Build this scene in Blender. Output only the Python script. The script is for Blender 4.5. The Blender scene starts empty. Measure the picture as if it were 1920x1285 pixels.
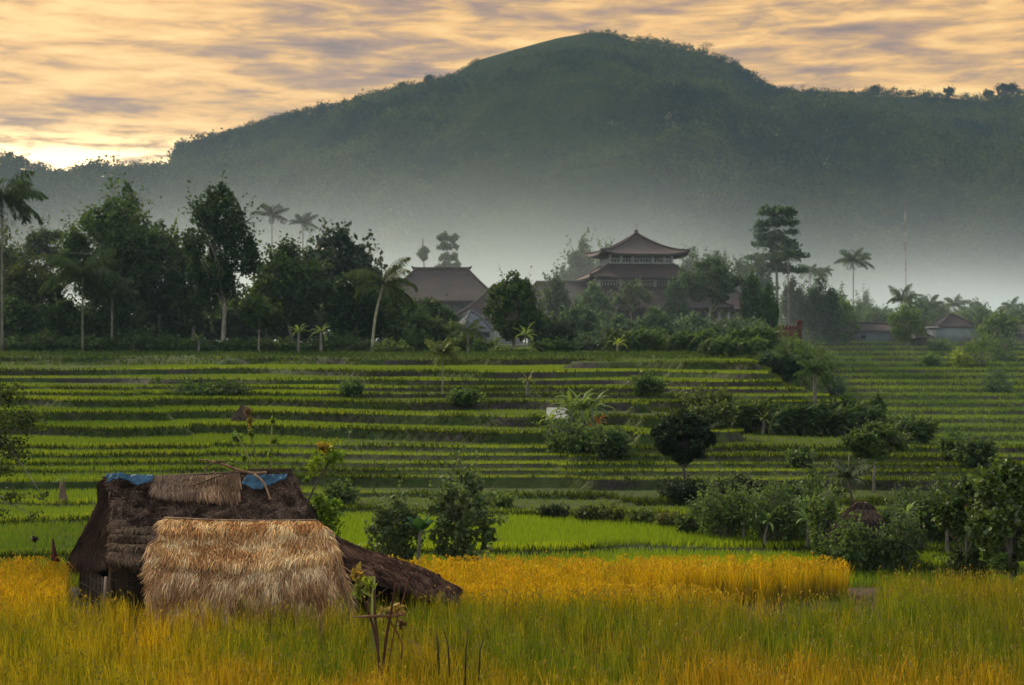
import bpy, math, random
import numpy as np
from mathutils import Vector

R = math.radians
sc = bpy.context.scene
COL = sc.collection

# ------------------------------------------------------------------ camera, light, exposure
F = 2900.0            # focal length in photo pixels (photo 1920 x 1285)
CZ = 5.75             # eye height
cam_d = bpy.data.cameras.new("camera")
cam = bpy.data.objects.new("camera", cam_d)
COL.objects.link(cam)
cam.location = (0, 0, CZ)
cam.rotation_euler = (R(90), 0, 0)
cam_d.sensor_width = 36
cam_d.lens = 36 * F / 1920
cam_d.clip_start = 0.1
cam_d.clip_end = 6000
cam_d.dof.use_dof = True
cam_d.dof.focus_distance = 31
cam_d.dof.aperture_fstop = 2.0
sc.camera = cam

SUN_AZ, SUN_EL = R(-38), R(36)        # azimuth from +Y, clockwise seen from above
sun_dir = Vector((math.sin(SUN_AZ) * math.cos(SUN_EL), math.cos(SUN_AZ) * math.cos(SUN_EL), math.sin(SUN_EL)))
sd = bpy.data.lights.new("sun", 'SUN')
sd.energy = 3.2
sd.angle = R(14)
sd.color = (1.0, 0.86, 0.62)
so = bpy.data.objects.new("sun", sd)
COL.objects.link(so)
so.rotation_euler = sun_dir.to_track_quat('Z', 'Y').to_euler()
so.location = (-30, 40, 60)

world = bpy.data.worlds.new("World")
sc.world = world
world.use_nodes = True
nt = world.node_tree
for n in list(nt.nodes):
    nt.nodes.remove(n)


def N(t, typ, **kw):
    n = t.nodes.new(typ)
    for k, v in kw.items():
        if k in n.inputs.keys():
            n.inputs[k].default_value = v
        else:
            setattr(n, k, v)
    return n


def mth(t, op, a, b=None, c=None, clamp=False):
    n = t.nodes.new('ShaderNodeMath')
    n.operation = op
    n.use_clamp = clamp
    for i, x in enumerate((a, b, c)):
        if x is None:
            continue
        if isinstance(x, (int, float)):
            n.inputs[i].default_value = x
        else:
            t.links.new(x, n.inputs[i])
    return n.outputs[0]


def mixc(t, f, a, b, mode='MIX'):
    n = t.nodes.new('ShaderNodeMix')
    n.data_type = 'RGBA'
    n.blend_type = mode
    for i, x in ((0, f), (6, a), (7, b)):
        if isinstance(x, (int, float)):
            n.inputs[i].default_value = x
        elif isinstance(x, tuple):
            n.inputs[i].default_value = x if len(x) == 4 else (*x, 1)
        else:
            t.links.new(x, n.inputs[i])
    return n.outputs[2]


def sstep(t, x, lo, hi):
    n = t.nodes.new('ShaderNodeMapRange')
    n.interpolation_type = 'SMOOTHSTEP'
    t.links.new(x, n.inputs[0])
    n.inputs[1].default_value = lo
    n.inputs[2].default_value = hi
    return n.outputs[0]


def ramp(t, x, stops):
    n = t.nodes.new('ShaderNodeValToRGB')
    e = n.color_ramp.elements
    while len(e) < len(stops):
        e.new(0.5)
    for i, (p, c) in enumerate(stops):
        e[i].position = p
        e[i].color = (*c, 1)
    t.links.new(x, n.inputs[0])
    return n.outputs[0]


def build_world():
    t = nt
    tc = N(t, 'ShaderNodeTexCoord')
    sep = N(t, 'ShaderNodeSeparateXYZ')
    t.links.new(tc.outputs['Generated'], sep.inputs[0])
    x, y, z = sep.outputs
    # cloud streaks: a layer seen at a grazing angle
    comb = N(t, 'ShaderNodeCombineXYZ')
    t.links.new(mth(t, 'MULTIPLY', x, 16.0), comb.inputs[0])
    t.links.new(mth(t, 'MULTIPLY', y, 16.0), comb.inputs[1])
    t.links.new(mth(t, 'MULTIPLY', z, 104.0), comb.inputs[2])
    n1 = N(t, 'ShaderNodeTexNoise', Scale=1.0, Detail=7.0, Roughness=0.6, Distortion=0.3)
    t.links.new(comb.outputs[0], n1.inputs['Vector'])
    comb2 = N(t, 'ShaderNodeCombineXYZ')
    t.links.new(mth(t, 'MULTIPLY_ADD', x, 2.6, 3.1), comb2.inputs[0])
    t.links.new(mth(t, 'MULTIPLY', y, 2.6), comb2.inputs[1])
    t.links.new(mth(t, 'MULTIPLY', z, 22.0), comb2.inputs[2])
    n2 = N(t, 'ShaderNodeTexNoise', Scale=1.0, Detail=3.0, Roughness=0.5, Distortion=0.3)
    t.links.new(comb2.outputs[0], n2.inputs['Vector'])
    cl = mth(t, 'ADD', mth(t, 'MULTIPLY', n1.outputs[0], 0.62), mth(t, 'MULTIPLY', n2.outputs[0], 0.38))
    warm = ramp(t, cl, [(0.36, (0.20, 0.13, 0.10)), (0.43, (0.36, 0.21, 0.115)), (0.48, (0.54, 0.31, 0.105)),
                        (0.53, (0.78, 0.43, 0.12)), (0.62, (0.92, 0.60, 0.20))])
    cool = ramp(t, cl, [(0.36, (0.36, 0.40, 0.46)), (0.52, (0.58, 0.63, 0.68)), (0.66, (0.80, 0.82, 0.84))])
    # warm side of the sky: towards +Y and low
    wf = mth(t, 'MULTIPLY', sstep(t, y, 0.15, 0.9), mth(t, 'SUBTRACT', 1.0, sstep(t, z, 0.25, 0.6)))
    cloud = mixc(t, wf, cool, warm)
    # glow where the sun has just cleared the saddle on the left
    gx = mth(t, 'DIVIDE', mth(t, 'SUBTRACT', x, -0.275), 0.12)
    gz = mth(t, 'DIVIDE', mth(t, 'SUBTRACT', z, 0.108), 0.017)
    g = mth(t, 'EXPONENT', mth(t, 'MULTIPLY', mth(t, 'ADD', mth(t, 'MULTIPLY', gx, gx), mth(t, 'MULTIPLY', gz, gz)), -1.0))
    g = mth(t, 'MULTIPLY', g, sstep(t, y, 0.0, 0.3))
    gc = mth(t, 'MULTIPLY', g, sstep(t, n1.outputs[0], 0.40, 0.56))
    cloud = mixc(t, mth(t, 'MULTIPLY', gc, 1.0, clamp=True), cloud, (2.6, 1.9, 0.95))
    sky = N(t, 'ShaderNodeTexSky')
    sky.sky_type = 'NISHITA'
    sky.sun_disc = False
    sky.sun_elevation = SUN_EL
    sky.sun_rotation = SUN_AZ
    bg1 = N(t, 'ShaderNodeBackground', Strength=0.05)
    t.links.new(sky.outputs[0], bg1.inputs[0])
    bg2 = N(t, 'ShaderNodeBackground', Strength=1.0)
    t.links.new(cloud, bg2.inputs[0])
    mx = N(t, 'ShaderNodeMixShader')
    mx.inputs[0].default_value = 0.86
    t.links.new(bg1.outputs[0], mx.inputs[1])
    t.links.new(bg2.outputs[0], mx.inputs[2])
    out = N(t, 'ShaderNodeOutputWorld')
    t.links.new(mx.outputs[0], out.inputs[0])


build_world()
sc.view_settings.view_transform = 'Standard'
sc.view_settings.look = 'None'
sc.view_settings.exposure = 0.5
sc.view_settings.gamma = 1
sc.cycles.use_denoising = True
sc.cycles.max_bounces = 8
sc.cycles.diffuse_bounces = 3
sc.cycles.glossy_bounces = 1
sc.cycles.transmission_bounces = 3
sc.cycles.transparent_max_bounces = 8
sc.cycles.volume_bounces = 6
sc.cycles.volume_step_rate = 1.0
sc.cycles.volume_max_steps = 64
sc.cycles.sample_clamp_indirect = 4
sc.cycles.caustics_reflective = False
sc.cycles.caustics_refractive = False

# ------------------------------------------------------------------ helpers
def P(px, py, D):
    return np.array([(px - 960) * D / F, D, CZ - (py - 642.5) * D / F])


def hash2(i, j, seed):
    h = (i.astype(np.int64) * 374761393 + j.astype(np.int64) * 668265263 + seed * 974634777) & 0xffffffff
    h = ((h ^ (h >> 13)) * 1274126177) & 0xffffffff
    h = h ^ (h >> 16)
    return (h & 0xffffff) / float(0xffffff)


def vnoise(x, y, seed=0):
    x = np.asarray(x, float); y = np.asarray(y, float)
    xi = np.floor(x); yi = np.floor(y)
    fx = x - xi; fy = y - yi
    fx = fx * fx * (3 - 2 * fx); fy = fy * fy * (3 - 2 * fy)
    a = hash2(xi, yi, seed); b = hash2(xi + 1, yi, seed)
    c = hash2(xi, yi + 1, seed); d = hash2(xi + 1, yi + 1, seed)
    return (a + (b - a) * fx) * (1 - fy) + (c + (d - c) * fx) * fy


def fbm(x, y, seed=0, o=4, g=0.5):
    s = 0; a = 1; t = 0
    for k in range(o):
        s = s + a * vnoise(np.asarray(x) * 2 ** k, np.asarray(y) * 2 ** k, seed + k * 17)
        t += a; a *= g
    return s / t          # 0..1


def sm(x, lo, hi):
    t = np.clip((np.asarray(x, float) - lo) / (hi - lo), 0, 1)
    return t * t * (3 - 2 * t)


class MB:
    """collects geometry for ONE mesh object"""
    def __init__(self):
        self.v = []; self.f = []; self.c = []; self.n = 0

    def add(self, v, f, col=(1, 1, 1)):
        v = np.asarray(v, float).reshape(-1, 3)
        f = np.asarray(f, np.int64)
        col = np.asarray(col, float)
        if col.ndim == 1:
            col = np.tile(col, (len(v), 1))
        self.v.append(v); self.c.append(col); self.f.append(f + self.n)
        self.n += len(v)
        return self

    def box(self, c, s, rz=0, col=(1, 1, 1)):
        x, y, z = [k / 2 for k in s]
        v = np.array([[-x, -y, -z], [x, -y, -z], [x, y, -z], [-x, y, -z], [-x, -y, z], [x, -y, z], [x, y, z], [-x, y, z]])
        ca, sa = math.cos(rz), math.sin(rz)
        v = np.stack([v[:, 0] * ca - v[:, 1] * sa, v[:, 0] * sa + v[:, 1] * ca, v[:, 2]], 1) + np.asarray(c)
        return self.add(v, [[0, 3, 2, 1], [4, 5, 6, 7], [0, 1, 5, 4], [1, 2, 6, 5], [2, 3, 7, 6], [3, 0, 4, 7]], col)

    def tube(self, pts, rad, k=7, col=(1, 1, 1), cap=True):
        pts = np.asarray(pts, float)
        n = len(pts)
        rad = np.broadcast_to(np.asarray(rad, float), (n,)) if np.ndim(rad) <= 1 and np.size(rad) in (1, n) else np.interp(np.linspace(0, 1, n), np.linspace(0, 1, len(rad)), rad)
        tg = np.gradient(pts, axis=0)
        tg /= np.linalg.norm(tg, axis=1)[:, None] + 1e-9
        ref = np.array([0, 0, 1.0]) if abs(tg[0][2]) < 0.9 else np.array([1.0, 0, 0])
        a = np.cross(tg, ref); a /= np.linalg.norm(a, axis=1)[:, None] + 1e-9
        b = np.cross(tg, a)
        th = np.linspace(0, 2 * math.pi, k, endpoint=False)
        v = pts[:, None, :] + rad[:, None, None] * (np.cos(th)[None, :, None] * a[:, None, :] + np.sin(th)[None, :, None] * b[:, None, :])
        f = []
        for i in range(n - 1):
            for j in range(k):
                j2 = (j + 1) % k
                f.append([i * k + j, i * k + j2, (i + 1) * k + j2, (i + 1) * k + j])
        v = v.reshape(-1, 3)
        self.add(v, f, col)
        if cap:
            m = self.n
            self.v.append(np.array([pts[0], pts[-1]])); self.c.append(np.tile(np.asarray(col, float), (2, 1)) if np.ndim(col) == 1 else np.asarray(col)[:2]); self.n += 2
            base = m - n * k
            tri = []
            for j in range(k):
                j2 = (j + 1) % k
                tri.append([base + j2, base + j, m])
                tri.append([base + (n - 1) * k + j, base + (n - 1) * k + j2, m + 1])
            self.f.append(np.array(tri))
        return self

    def grid(self, V, col=(1, 1, 1), closeu=False):
        """V (a,b,3)"""
        a, b = V.shape[:2]
        i = np.arange(a - 1)[:, None] * b + np.arange(b - 1)[None, :]
        i = i.ravel()
        f = np.stack([i, i + 1, i + b + 1, i + b], 1)
        col = np.asarray(col, float)
        if col.ndim == 3:
            col = col.reshape(-1, 3)
        return self.add(V.reshape(-1, 3), f, col)

    def build(self, name, mat, parent=None, smooth=False):
        me = bpy.data.meshes.new(name)
        v = np.concatenate(self.v); c = np.concatenate(self.c)
        me.vertices.add(len(v)); me.vertices.foreach_set('co', v.astype(np.float32).ravel())
        li = np.concatenate([f.ravel() for f in self.f]).astype(np.int32)
        ls = np.concatenate([np.full(len(f), f.shape[1]) for f in self.f])
        me.loops.add(len(li)); me.loops.foreach_set('vertex_index', li)
        me.polygons.add(len(ls))
        st = np.concatenate([[0], np.cumsum(ls)[:-1]]).astype(np.int32)
        me.polygons.foreach_set('loop_start', st)
        if smooth:
            me.polygons.foreach_set('use_smooth', np.ones(len(ls), bool))
        me.update(calc_edges=True)
        at = me.color_attributes.new('Col', 'FLOAT_COLOR', 'POINT')
        at.data.foreach_set('color', np.concatenate([c, np.ones((len(c), 1))], 1).astype(np.float32).ravel())
        me.validate()
        o = bpy.data.objects.new(name, me)
        COL.objects.link(o)
        if mat is not None:
            me.materials.append(mat)
        if parent is not None:
            o.parent = parent
            o.matrix_parent_inverse = parent_inv(parent)
        return o


def parent_inv(p):
    from mathutils import Matrix
    m = Matrix.Translation(p.location)
    q = p.parent
    while q is not None:
        m = Matrix.Translation(q.location) @ m
        q = q.parent
    return m.inverted() if p.type == 'EMPTY' else Matrix.Identity(4)


def thing(name, loc, label, cat, group=None):
    o = bpy.data.objects.new(name, None)
    COL.objects.link(o)
    o.location = [float(a) for a in loc]
    o.empty_display_size = 0.3
    o['label'] = label; o['category'] = cat
    if group:
        o['group'] = group
    return o


def tag(o, label=None, cat=None, group=None, kind=None):
    if label: o['label'] = label
    if cat: o['category'] = cat
    if group: o['group'] = group
    if kind: o['kind'] = kind
    return o


# ------------------------------------------------------------------ materials
def mat_new(name):
    m = bpy.data.materials.new(name)
    m.use_nodes = True
    t = m.node_tree
    for n in list(t.nodes):
        t.nodes.remove(n)
    return m, t


def noise(t, scale, detail=4, rough=0.55, coord='Object', vec_scale=None):
    tc = N(t, 'ShaderNodeTexCoord')
    v = tc.outputs[coord]
    if vec_scale:
        mp = N(t, 'ShaderNodeMapping')
        mp.inputs['Scale'].default_value = vec_scale
        t.links.new(v, mp.inputs[0]); v = mp.outputs[0]
    n = N(t, 'ShaderNodeTexNoise', Scale=scale, Detail=detail, Roughness=rough)
    t.links.new(v, n.inputs['Vector'])
    return n.outputs[0]


def leaf_mat(name, trans=0.35, gloss=0.0, nscale=None, tint=(1, 1, 1)):
    m, t = mat_new(name)
    a = N(t, 'ShaderNodeAttribute'); a.attribute_name = 'Col'
    c = a.outputs['Color']
    if tint != (1, 1, 1):
        c = mixc(t, 1.0, c, tint, 'MULTIPLY')
    if nscale:
        k = noise(t, nscale, 3)
        c = mixc(t, 1.0, c, ramp(t, k, [(0.3, (0.7, 0.75, 0.7)), (0.7, (1.25, 1.2, 1.1))]), 'MULTIPLY')
    d = N(t, 'ShaderNodeBsdfDiffuse'); t.links.new(c, d.inputs[0])
    tr = N(t, 'ShaderNodeBsdfTranslucent'); t.links.new(mixc(t, 1.0, c, (1.15, 1.2, 0.7), 'MULTIPLY'), tr.inputs[0])
    mx = N(t, 'ShaderNodeMixShader'); mx.inputs[0].default_value = trans
    t.links.new(d.outputs[0], mx.inputs[1]); t.links.new(tr.outputs[0], mx.inputs[2])
    o = mx.outputs[0]
    if gloss:
        g = N(t, 'ShaderNodeBsdfGlossy', Roughness=0.42)
        g.inputs[0].default_value = (1, 1, 1, 1)
        m2 = N(t, 'ShaderNodeMixShader'); m2.inputs[0].default_value = gloss
        t.links.new(o, m2.inputs[1]); t.links.new(g.outputs[0], m2.inputs[2]); o = m2.outputs[0]
    out = N(t, 'ShaderNodeOutputMaterial'); t.links.new(o, out.inputs[0])
    return m


def rough_mat(name, stops, scale=4, detail=5, rough=0.85, bump=0.0, bscale=30, usecol=False, vec_scale=None, coord='Object', brick=None):
    m, t = mat_new(name)
    k = noise(t, scale, detail, 0.6, coord, vec_scale)
    c = ramp(t, k, stops)
    if usecol:
        a = N(t, 'ShaderNodeAttribute'); a.attribute_name = 'Col'
        c = mixc(t, 1.0, c, a.outputs['Color'], 'MULTIPLY')
    b = N(t, 'ShaderNodeBsdfPrincipled', Roughness=rough)
    b.inputs['Specular IOR Level'].default_value = 0.25
    t.links.new(c, b.inputs['Base Color'])
    if bump:
        bn = N(t, 'ShaderNodeBump', Strength=bump, Distance=0.05)
        t.links.new(noise(t, bscale, 4, 0.6, coord, vec_scale), bn.inputs['Height'])
        t.links.new(bn.outputs[0], b.inputs['Normal'])
    out = N(t, 'ShaderNodeOutputMaterial'); t.links.new(b.outputs[0], out.inputs[0])
    return m


M = {}
M['leaf'] = leaf_mat('foliage', 0.40, 0.012)
M['leaf_glossy'] = leaf_mat('glossy foliage', 0.28, 0.035)
M['rice'] = leaf_mat('rice blades', 0.34)
M['forest'] = leaf_mat('forest crowns', 0.15)
M['bark'] = rough_mat('bark', [(0.3, (0.10, 0.085, 0.06)), (0.7, (0.30, 0.26, 0.20))], 6, bump=0.5, usecol=True, vec_scale=(1, 1, .3))
M['straw'] = leaf_mat('straw strands', 0.12)
M['thatch_dark'] = rough_mat('old thatch', [(0.3, (0.035, 0.022, 0.016)), (0.5, (0.085, 0.055, 0.04)), (0.75, (0.17, 0.115, 0.085))], 5, 6, 0.95, 0.8, 30)
M['thatch_light'] = rough_mat('straw thatch', [(0.3, (0.10, 0.05, 0.03)), (0.7, (0.30, 0.18, 0.10))], 6, 6, 0.9, 0.6, 40)
M['wood'] = rough_mat('weathered wood', [(0.3, (0.09, 0.06, 0.04)), (0.7, (0.26, 0.19, 0.13))], 8, bump=0.3, usecol=True, vec_scale=(1, 1, .2))
M['bamboo_wall'] = rough_mat('woven bamboo', [(0.3, (0.05, 0.038, 0.025)), (0.7, (0.16, 0.12, 0.08))], 7, bump=0.4, usecol=True)
M['tarp'] = rough_mat('blue tarp', [(0.35, (0.022, 0.06, 0.10)), (0.65, (0.065, 0.16, 0.24))], 5, rough=0.5, bump=1.0, bscale=14)
M['tile'] = rough_mat('clay roof tile', [(0.3, (0.026, 0.015, 0.015)), (0.7, (0.065, 0.034, 0.030))], 1.2, rough=0.8, bump=0.3, bscale=4, usecol=True)
def tile_mat():
    m, t = mat_new('clay roof tile')
    a = N(t, 'ShaderNodeAttribute'); a.attribute_name = 'Col'
    c = ramp(t, noise(t, .55, 6, .65), [(0.3, (0.014, 0.008, 0.008)), (0.5, (0.030, 0.013, 0.012)), (0.68, (0.055, 0.022, 0.018)), (0.8, (0.036, 0.034, 0.022))])
    tc = N(t, 'ShaderNodeTexCoord')
    w = N(t, 'ShaderNodeTexWave', Scale=1.35, Distortion=.4)
    w.bands_direction = 'Z'
    t.links.new(tc.outputs['Object'], w.inputs[0])
    c = mixc(t, 1.0, c, ramp(t, w.outputs[1], [(0.1, (.6, .6, .6)), (0.6, (1.2, 1.2, 1.2))]), 'MULTIPLY')
    c = mixc(t, 1.0, c, a.outputs['Color'], 'MULTIPLY')
    b = N(t, 'ShaderNodeBsdfPrincipled', Roughness=.8)
    t.links.new(c, b.inputs['Base Color'])
    bn = N(t, 'ShaderNodeBump', Strength=.5, Distance=.08)
    t.links.new(w.outputs[1], bn.inputs['Height']); t.links.new(bn.outputs[0], b.inputs['Normal'])
    out = N(t, 'ShaderNodeOutputMaterial'); t.links.new(b.outputs[0], out.inputs[0])
    return m


M['tile'] = tile_mat()
M['ridge'] = rough_mat('ridge tile', [(0.3, (0.05, 0.03, 0.028)), (0.7, (0.10, 0.06, 0.05))], 2, usecol=True)
M['white'] = rough_mat('weathered white paint', [(0.3, (0.42, 0.42, 0.38)), (0.7, (0.62, 0.62, 0.57))], 1.5, usecol=True)
M['redwall'] = rough_mat('red brick', [(0.3, (0.075, 0.028, 0.018)), (0.7, (0.15, 0.055, 0.032))], 1.6, usecol=True)
M['darkwood'] = rough_mat('dark timber', [(0.3, (0.02, 0.016, 0.014)), (0.7, (0.06, 0.045, 0.04))], 2, usecol=True)
M['plaster'] = rough_mat('grey plaster', [(0.25, (0.12, 0.13, 0.13)), (0.75, (0.22, 0.23, 0.23))], 0.7, usecol=True)
M['metal'] = rough_mat('mast metal', [(0.3, (0.18, 0.13, 0.12)), (0.7, (0.4, 0.36, 0.34))], 1, rough=0.6, usecol=True)


def soil_mat(name, grassy):
    m, t = mat_new(name)
    a = N(t, 'ShaderNodeAttribute'); a.attribute_name = 'Col'
    k = noise(t, 1.4, 8, 0.65)
    c = mixc(t, 1.0, a.outputs['Color'], ramp(t, k, [(0.3, (0.55, 0.55, 0.55)), (0.7, (1.35, 1.3, 1.25))]), 'MULTIPLY')
    b = N(t, 'ShaderNodeBsdfPrincipled', Roughness=0.95)
    b.inputs['Specular IOR Level'].default_value = 0.1
    t.links.new(c, b.inputs['Base Color'])
    bn = N(t, 'ShaderNodeBump', Strength=0.6, Distance=0.08)
    t.links.new(noise(t, 6, 5), bn.inputs['Height']); t.links.new(bn.outputs[0], b.inputs['Normal'])
    out = N(t, 'ShaderNodeOutputMaterial'); t.links.new(b.outputs[0], out.inputs[0])
    return m


M['soil'] = soil_mat('field soil', 0)

# ------------------------------------------------------------------ terrain
ZC_Y = [30, 37, 41, 44, 52, 56, 63, 73, 82, 92, 102, 113, 135, 150, 175, 240, 300, 420, 600]
ZC_Z = [-.3, -.3, -.28, -.1, .05, .15, .85, 1.83, 2.55, 3.25, 3.85, 4.3, 4.6, 4.75, 5.3, 5.8, 4.5, -12, -14]
XE_Y = [37, 58, 63, 67, 77, 80, 86, 92, 100, 115, 135, 150, 190, 240, 300]
XE_X = [70, 60, 30, 21.5, 20, 17.8, 16.4, 15.2, 15.6, 17, 20, 23, 35, 46, 60]


def H_near(X, Y):
    z = np.interp(Y, ZC_Y, ZC_Z)
    z = z - 1.0 * sm(Y, 64, 77) * (1 - sm(Y, 78, 83)) * sm(X, 6, 11 + 2 * np.sin(Y))
    t = X - np.interp(Y, XE_Y, XE_X)
    w = sm(t, 0, 11)
    low = np.where(Y > 66, -8.0, -2.0)
    z = z + (low - z) * w
    return z


def H_far(X, Y):
    z = np.interp(Y, [140, 150, 162, 235, 250, 300, 420], [-8, -7, -5.2, 5.9, 6.2, 5, -12])
    return z - 10 * sm(X, 22, 12)


LEV = [-0.42, -0.27, -0.13, 0.0, 0.14]
rl = np.random.default_rng(3)
while LEV[-1] < 4.5:
    z = LEV[-1]
    LEV.append(z + (0.19 if z < .8 else 0.24 if z < 1.8 else 0.28 if z < 3.2 else 0.34) * rl.choice([.85, 1.2, 1.55, 2.0]))
LEV = np.array(LEV)
KK = np.arange(len(LEV), dtype=float)


def terr(X, Y):
    """terraced height, and a mask (0..1) for 'on a bank'"""
    X = np.asarray(X, float); Y = np.asarray(Y, float)
    z = H_near(X, Y)
    k = np.interp(z, LEV, KK)
    k = k + 2.6 * (fbm(X / 19, Y / 18, 5, 3) - 0.5) + 0.25 * (vnoise(X / 3.0, Y / 6, 9) - .5)
    xb = np.interp(Y, [50, 58, 64, 73, 83, 92], [-7, -9, -12, -15, -19.4, -22]) + 1.5 * (vnoise(Y / 5, Y * 0, 3) - .5)
    k = k + 0.42 * sm(xb - X, -0.2, 0.2) * sm(Y, 48, 52) * (1 - sm(Y, 92, 95))
    xb2 = np.interp(Y, [50, 62, 75, 95, 120], [6, 4, 7, 11, 8]) + 5 * (vnoise(Y / 7, Y * 0, 13) - .5)
    k = k + 0.4 * sm(X - xb2, -0.2, 0.2) * sm(Y, 48, 52)
    # steep grassy knoll on the right: irregular
    fk = np.floor(k); fr = k - fk
    w = 0.055
    up = sm(fr, 1 - w, 1)
    zz = np.interp(fk + up, KK, LEV)
    flat_top = sm(Y, 128, 134)
    inlev = (z > LEV[0] + .02) & (z < LEV[-1])
    zt = np.where(inlev, zz + (z - zz) * flat_top, z)
    bank = np.where(inlev, ((up > 0.02) & (up < 0.98)).astype(float) * (1 - flat_top), 0)
    zt = zt + 0.05 * (fbm(X / 1.5, Y / 1.5, 21, 3) - .5) * (0.4 + bank)
    # far slope
    zf = H_far(X, Y)
    kf = (zf + 8) / 0.72 + 1.1 * (fbm(X / 18, Y / 14, 31, 3) - .5)
    ff = np.floor(kf); rf = kf - ff
    uf = sm(rf, .86, 1)
    zft = (ff + uf) * 0.72 - 8
    bf = ((uf > .02) & (uf < .98)).astype(float)
    far = zft > zt
    return np.where(far, zft, zt), np.where(far, bf, bank), far


def ground(X, Y):
    z = terr(np.array([X]), np.array([Y]))[0][0]
    if Y < 36.3:
        return 0.0
    return float(z)


def place(px, py, d0=37.5, d1=320):
    """first point of the terrain on the ray through photo pixel px,py"""
    D = np.arange(d0, d1, 0.1)
    X = (px - 960) * D / F; Z = CZ - (py - 642.5) * D / F
    g = terr(X, D)[0]
    hit = np.nonzero(g >= Z)[0]
    i = hit[0] if len(hit) else len(D) - 1
    return X[i], D[i], g[i]


GREENS = np.array([0.06, 0.10, 0.015])


def terrain_colors(X, Y, bank, far):
    n = fbm(X / 4, Y / 4, 44, 4)
    soil = np.array([0.045, 0.036, 0.032])
    grass = np.array([0.035, 0.055, 0.012])
    g = sm(n, .40, .60)[..., None]
    # banks: bare soil in places, grown over in others; treads: wet dark soil under the rice
    cb = soil * (1 - g) + grass * g
    ct = np.array([0.05, 0.065, 0.02]) * np.ones_like(cb)
    c = cb * bank[..., None] + ct * (1 - bank[..., None])
    return c


def make_terrain():
    mb = MB()
    xs = np.arange(-64, 72, 0.45)
    ys = np.concatenate([np.arange(36.6, 60, 0.09), np.arange(60, 136, 0.11), np.arange(136, 260, 1.0), np.arange(260, 440, 6)])
    X, Y = np.meshgrid(xs, ys)
    Z, bk, far = terr(X, Y)
    mb.grid(np.stack([X, Y, Z], -1), terrain_colors(X, Y, bk, far))
    o = mb.build('terraced_hillside', M['soil'])
    tag(o, kind='structure')
    mb = MB()
    xs = np.arange(72, 190, 0.9); ys = np.concatenate([np.arange(100, 150, 2.0), np.arange(150, 260, 0.3), np.arange(260, 440, 6)])
    X, Y = np.meshgrid(xs, ys)
    Z, bk, far = terr(X, Y)
    mb.grid(np.stack([X, Y, Z], -1), terrain_colors(X, Y, bk, far))
    tag(mb.build('hillside', M['soil']), kind='structure')
    # the flat lower field the hut stands in, with its grassy bund
    mb = MB()
    xs = np.arange(-60, 60.1, 0.5); ys = np.concatenate([np.arange(-30, 36.0, 0.5), [36.2, 36.4, 36.7, 37.0]])
    X, Y = np.meshgrid(xs, ys)
    Z = 0.03 * fbm(X, Y, 3) + 0.0 * X
    Z = np.where(Y > 36.3, -0.5, Z)
    c = np.ones(X.shape + (3,)) * np.array([0.05, 0.04, 0.025])
    mud = (X > 6.5) & (Y > 32.5)
    c[mud] = np.array([0.065, 0.045, 0.032])
    mb.grid(np.stack([X, Y, Z], -1), c)
    tag(mb.build('field_ground', M['soil']), kind='structure')
    # wide land to the horizon
    mb = MB()
    xs = np.linspace(-3200, 3200, 41); ys = np.linspace(-600, 4200, 41)
    X, Y = np.meshgrid(xs, ys)
    mb.grid(np.stack([X, Y, -14.5 + 0 * X], -1), (0.03, 0.045, 0.015))
    tag(mb.build('ground', M['soil']), kind='structure')


make_terrain()

# ------------------------------------------------------------------ mountain
PROF = [(-700, 330), (-300, 300), (-100, 290), (0, 300), (60, 312), (130, 333), (190, 323), (270, 319), (300, 316)]
MAIN = [(300, 420), (322, 330), (327, 292), (332, 276), (345, 264), (420, 243), (480, 222), (540, 206), (640, 188), (740, 160), (800, 145), (870, 120),
        (950, 97), (1050, 70), (1110, 60), (1190, 62), (1250, 72), (1310, 82), (1360, 99), (1400, 122), (1420, 137), (1450, 155), (1510, 166),
        (1640, 165), (1760, 167), (1850, 173), (1900, 165), (1960, 155), (2100, 150), (2500, 175), (3000, 260)]
DM = 1150.0


def H_mount(X, Y):
    a = np.array(MAIN, float)
    cx = (a[:, 0] - 960) * DM / F
    cz = CZ - (a[:, 1] - 642.5) * DM / F
    Xp = X * DM / np.maximum(Y, 460)
    crest = np.interp(Xp, cx, cz, left=-20)
    t = np.clip((Y - 470) / (DM - 470), 0, 1.6)
    prof = np.where(t < 1, (Y / DM) * np.sin(np.clip(t, 0, 1) * math.pi / 2) ** 0.85, 1 - 0.9 * (t - 1) ** 1.5)
    base = -15
    crest = crest - 6.0 * (1 - sm(Xp, -45, -25) * sm(Xp, 92, 70)) * sm(Xp, -250, -240)
    z = base + (crest - base) * prof
    amp = 46 * np.clip(prof, 0, 1) * np.clip(1 - prof, 0, 1) * 2.2
    rid = np.abs(fbm(X / 150 + 0.3 * fbm(X / 300, Y / 300, 2, 2), Y / 420, 71, 4) * 2 - 1)
    z = z - amp * rid * 3.2
    z = z + 5 * (fbm(X / 40, Y / 40, 8, 3) - .5) * np.clip(t * 3, 0, 1) * np.where(t < .93, 1, .15)
    return z


def H_left(X, Y):
    a = np.array(PROF + [(420, 316), (520, 330), (900, 420), (1500, 640)], float)
    D0 = 980.0
    cx = (a[:, 0] - 960) * D0 / F
    cz = CZ - (a[:, 1] - 642.5) * D0 / F
    crest = np.interp(X, cx, cz)
    t = np.clip((Y - 430) / (D0 - 430), 0, 1.7)
    prof = np.where(t < 1, (Y / D0) * np.sin(np.clip(t, 0, 1) * math.pi / 2) ** 0.9, 1 - 0.9 * (t - 1) ** 1.5)
    z = -15 + (crest + 12) * prof
    z = z + 10 * (fbm(X / 60, Y / 90, 18, 4) - .5) * np.clip(prof * (1 - prof) * 4, 0, 1)
    return z


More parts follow.
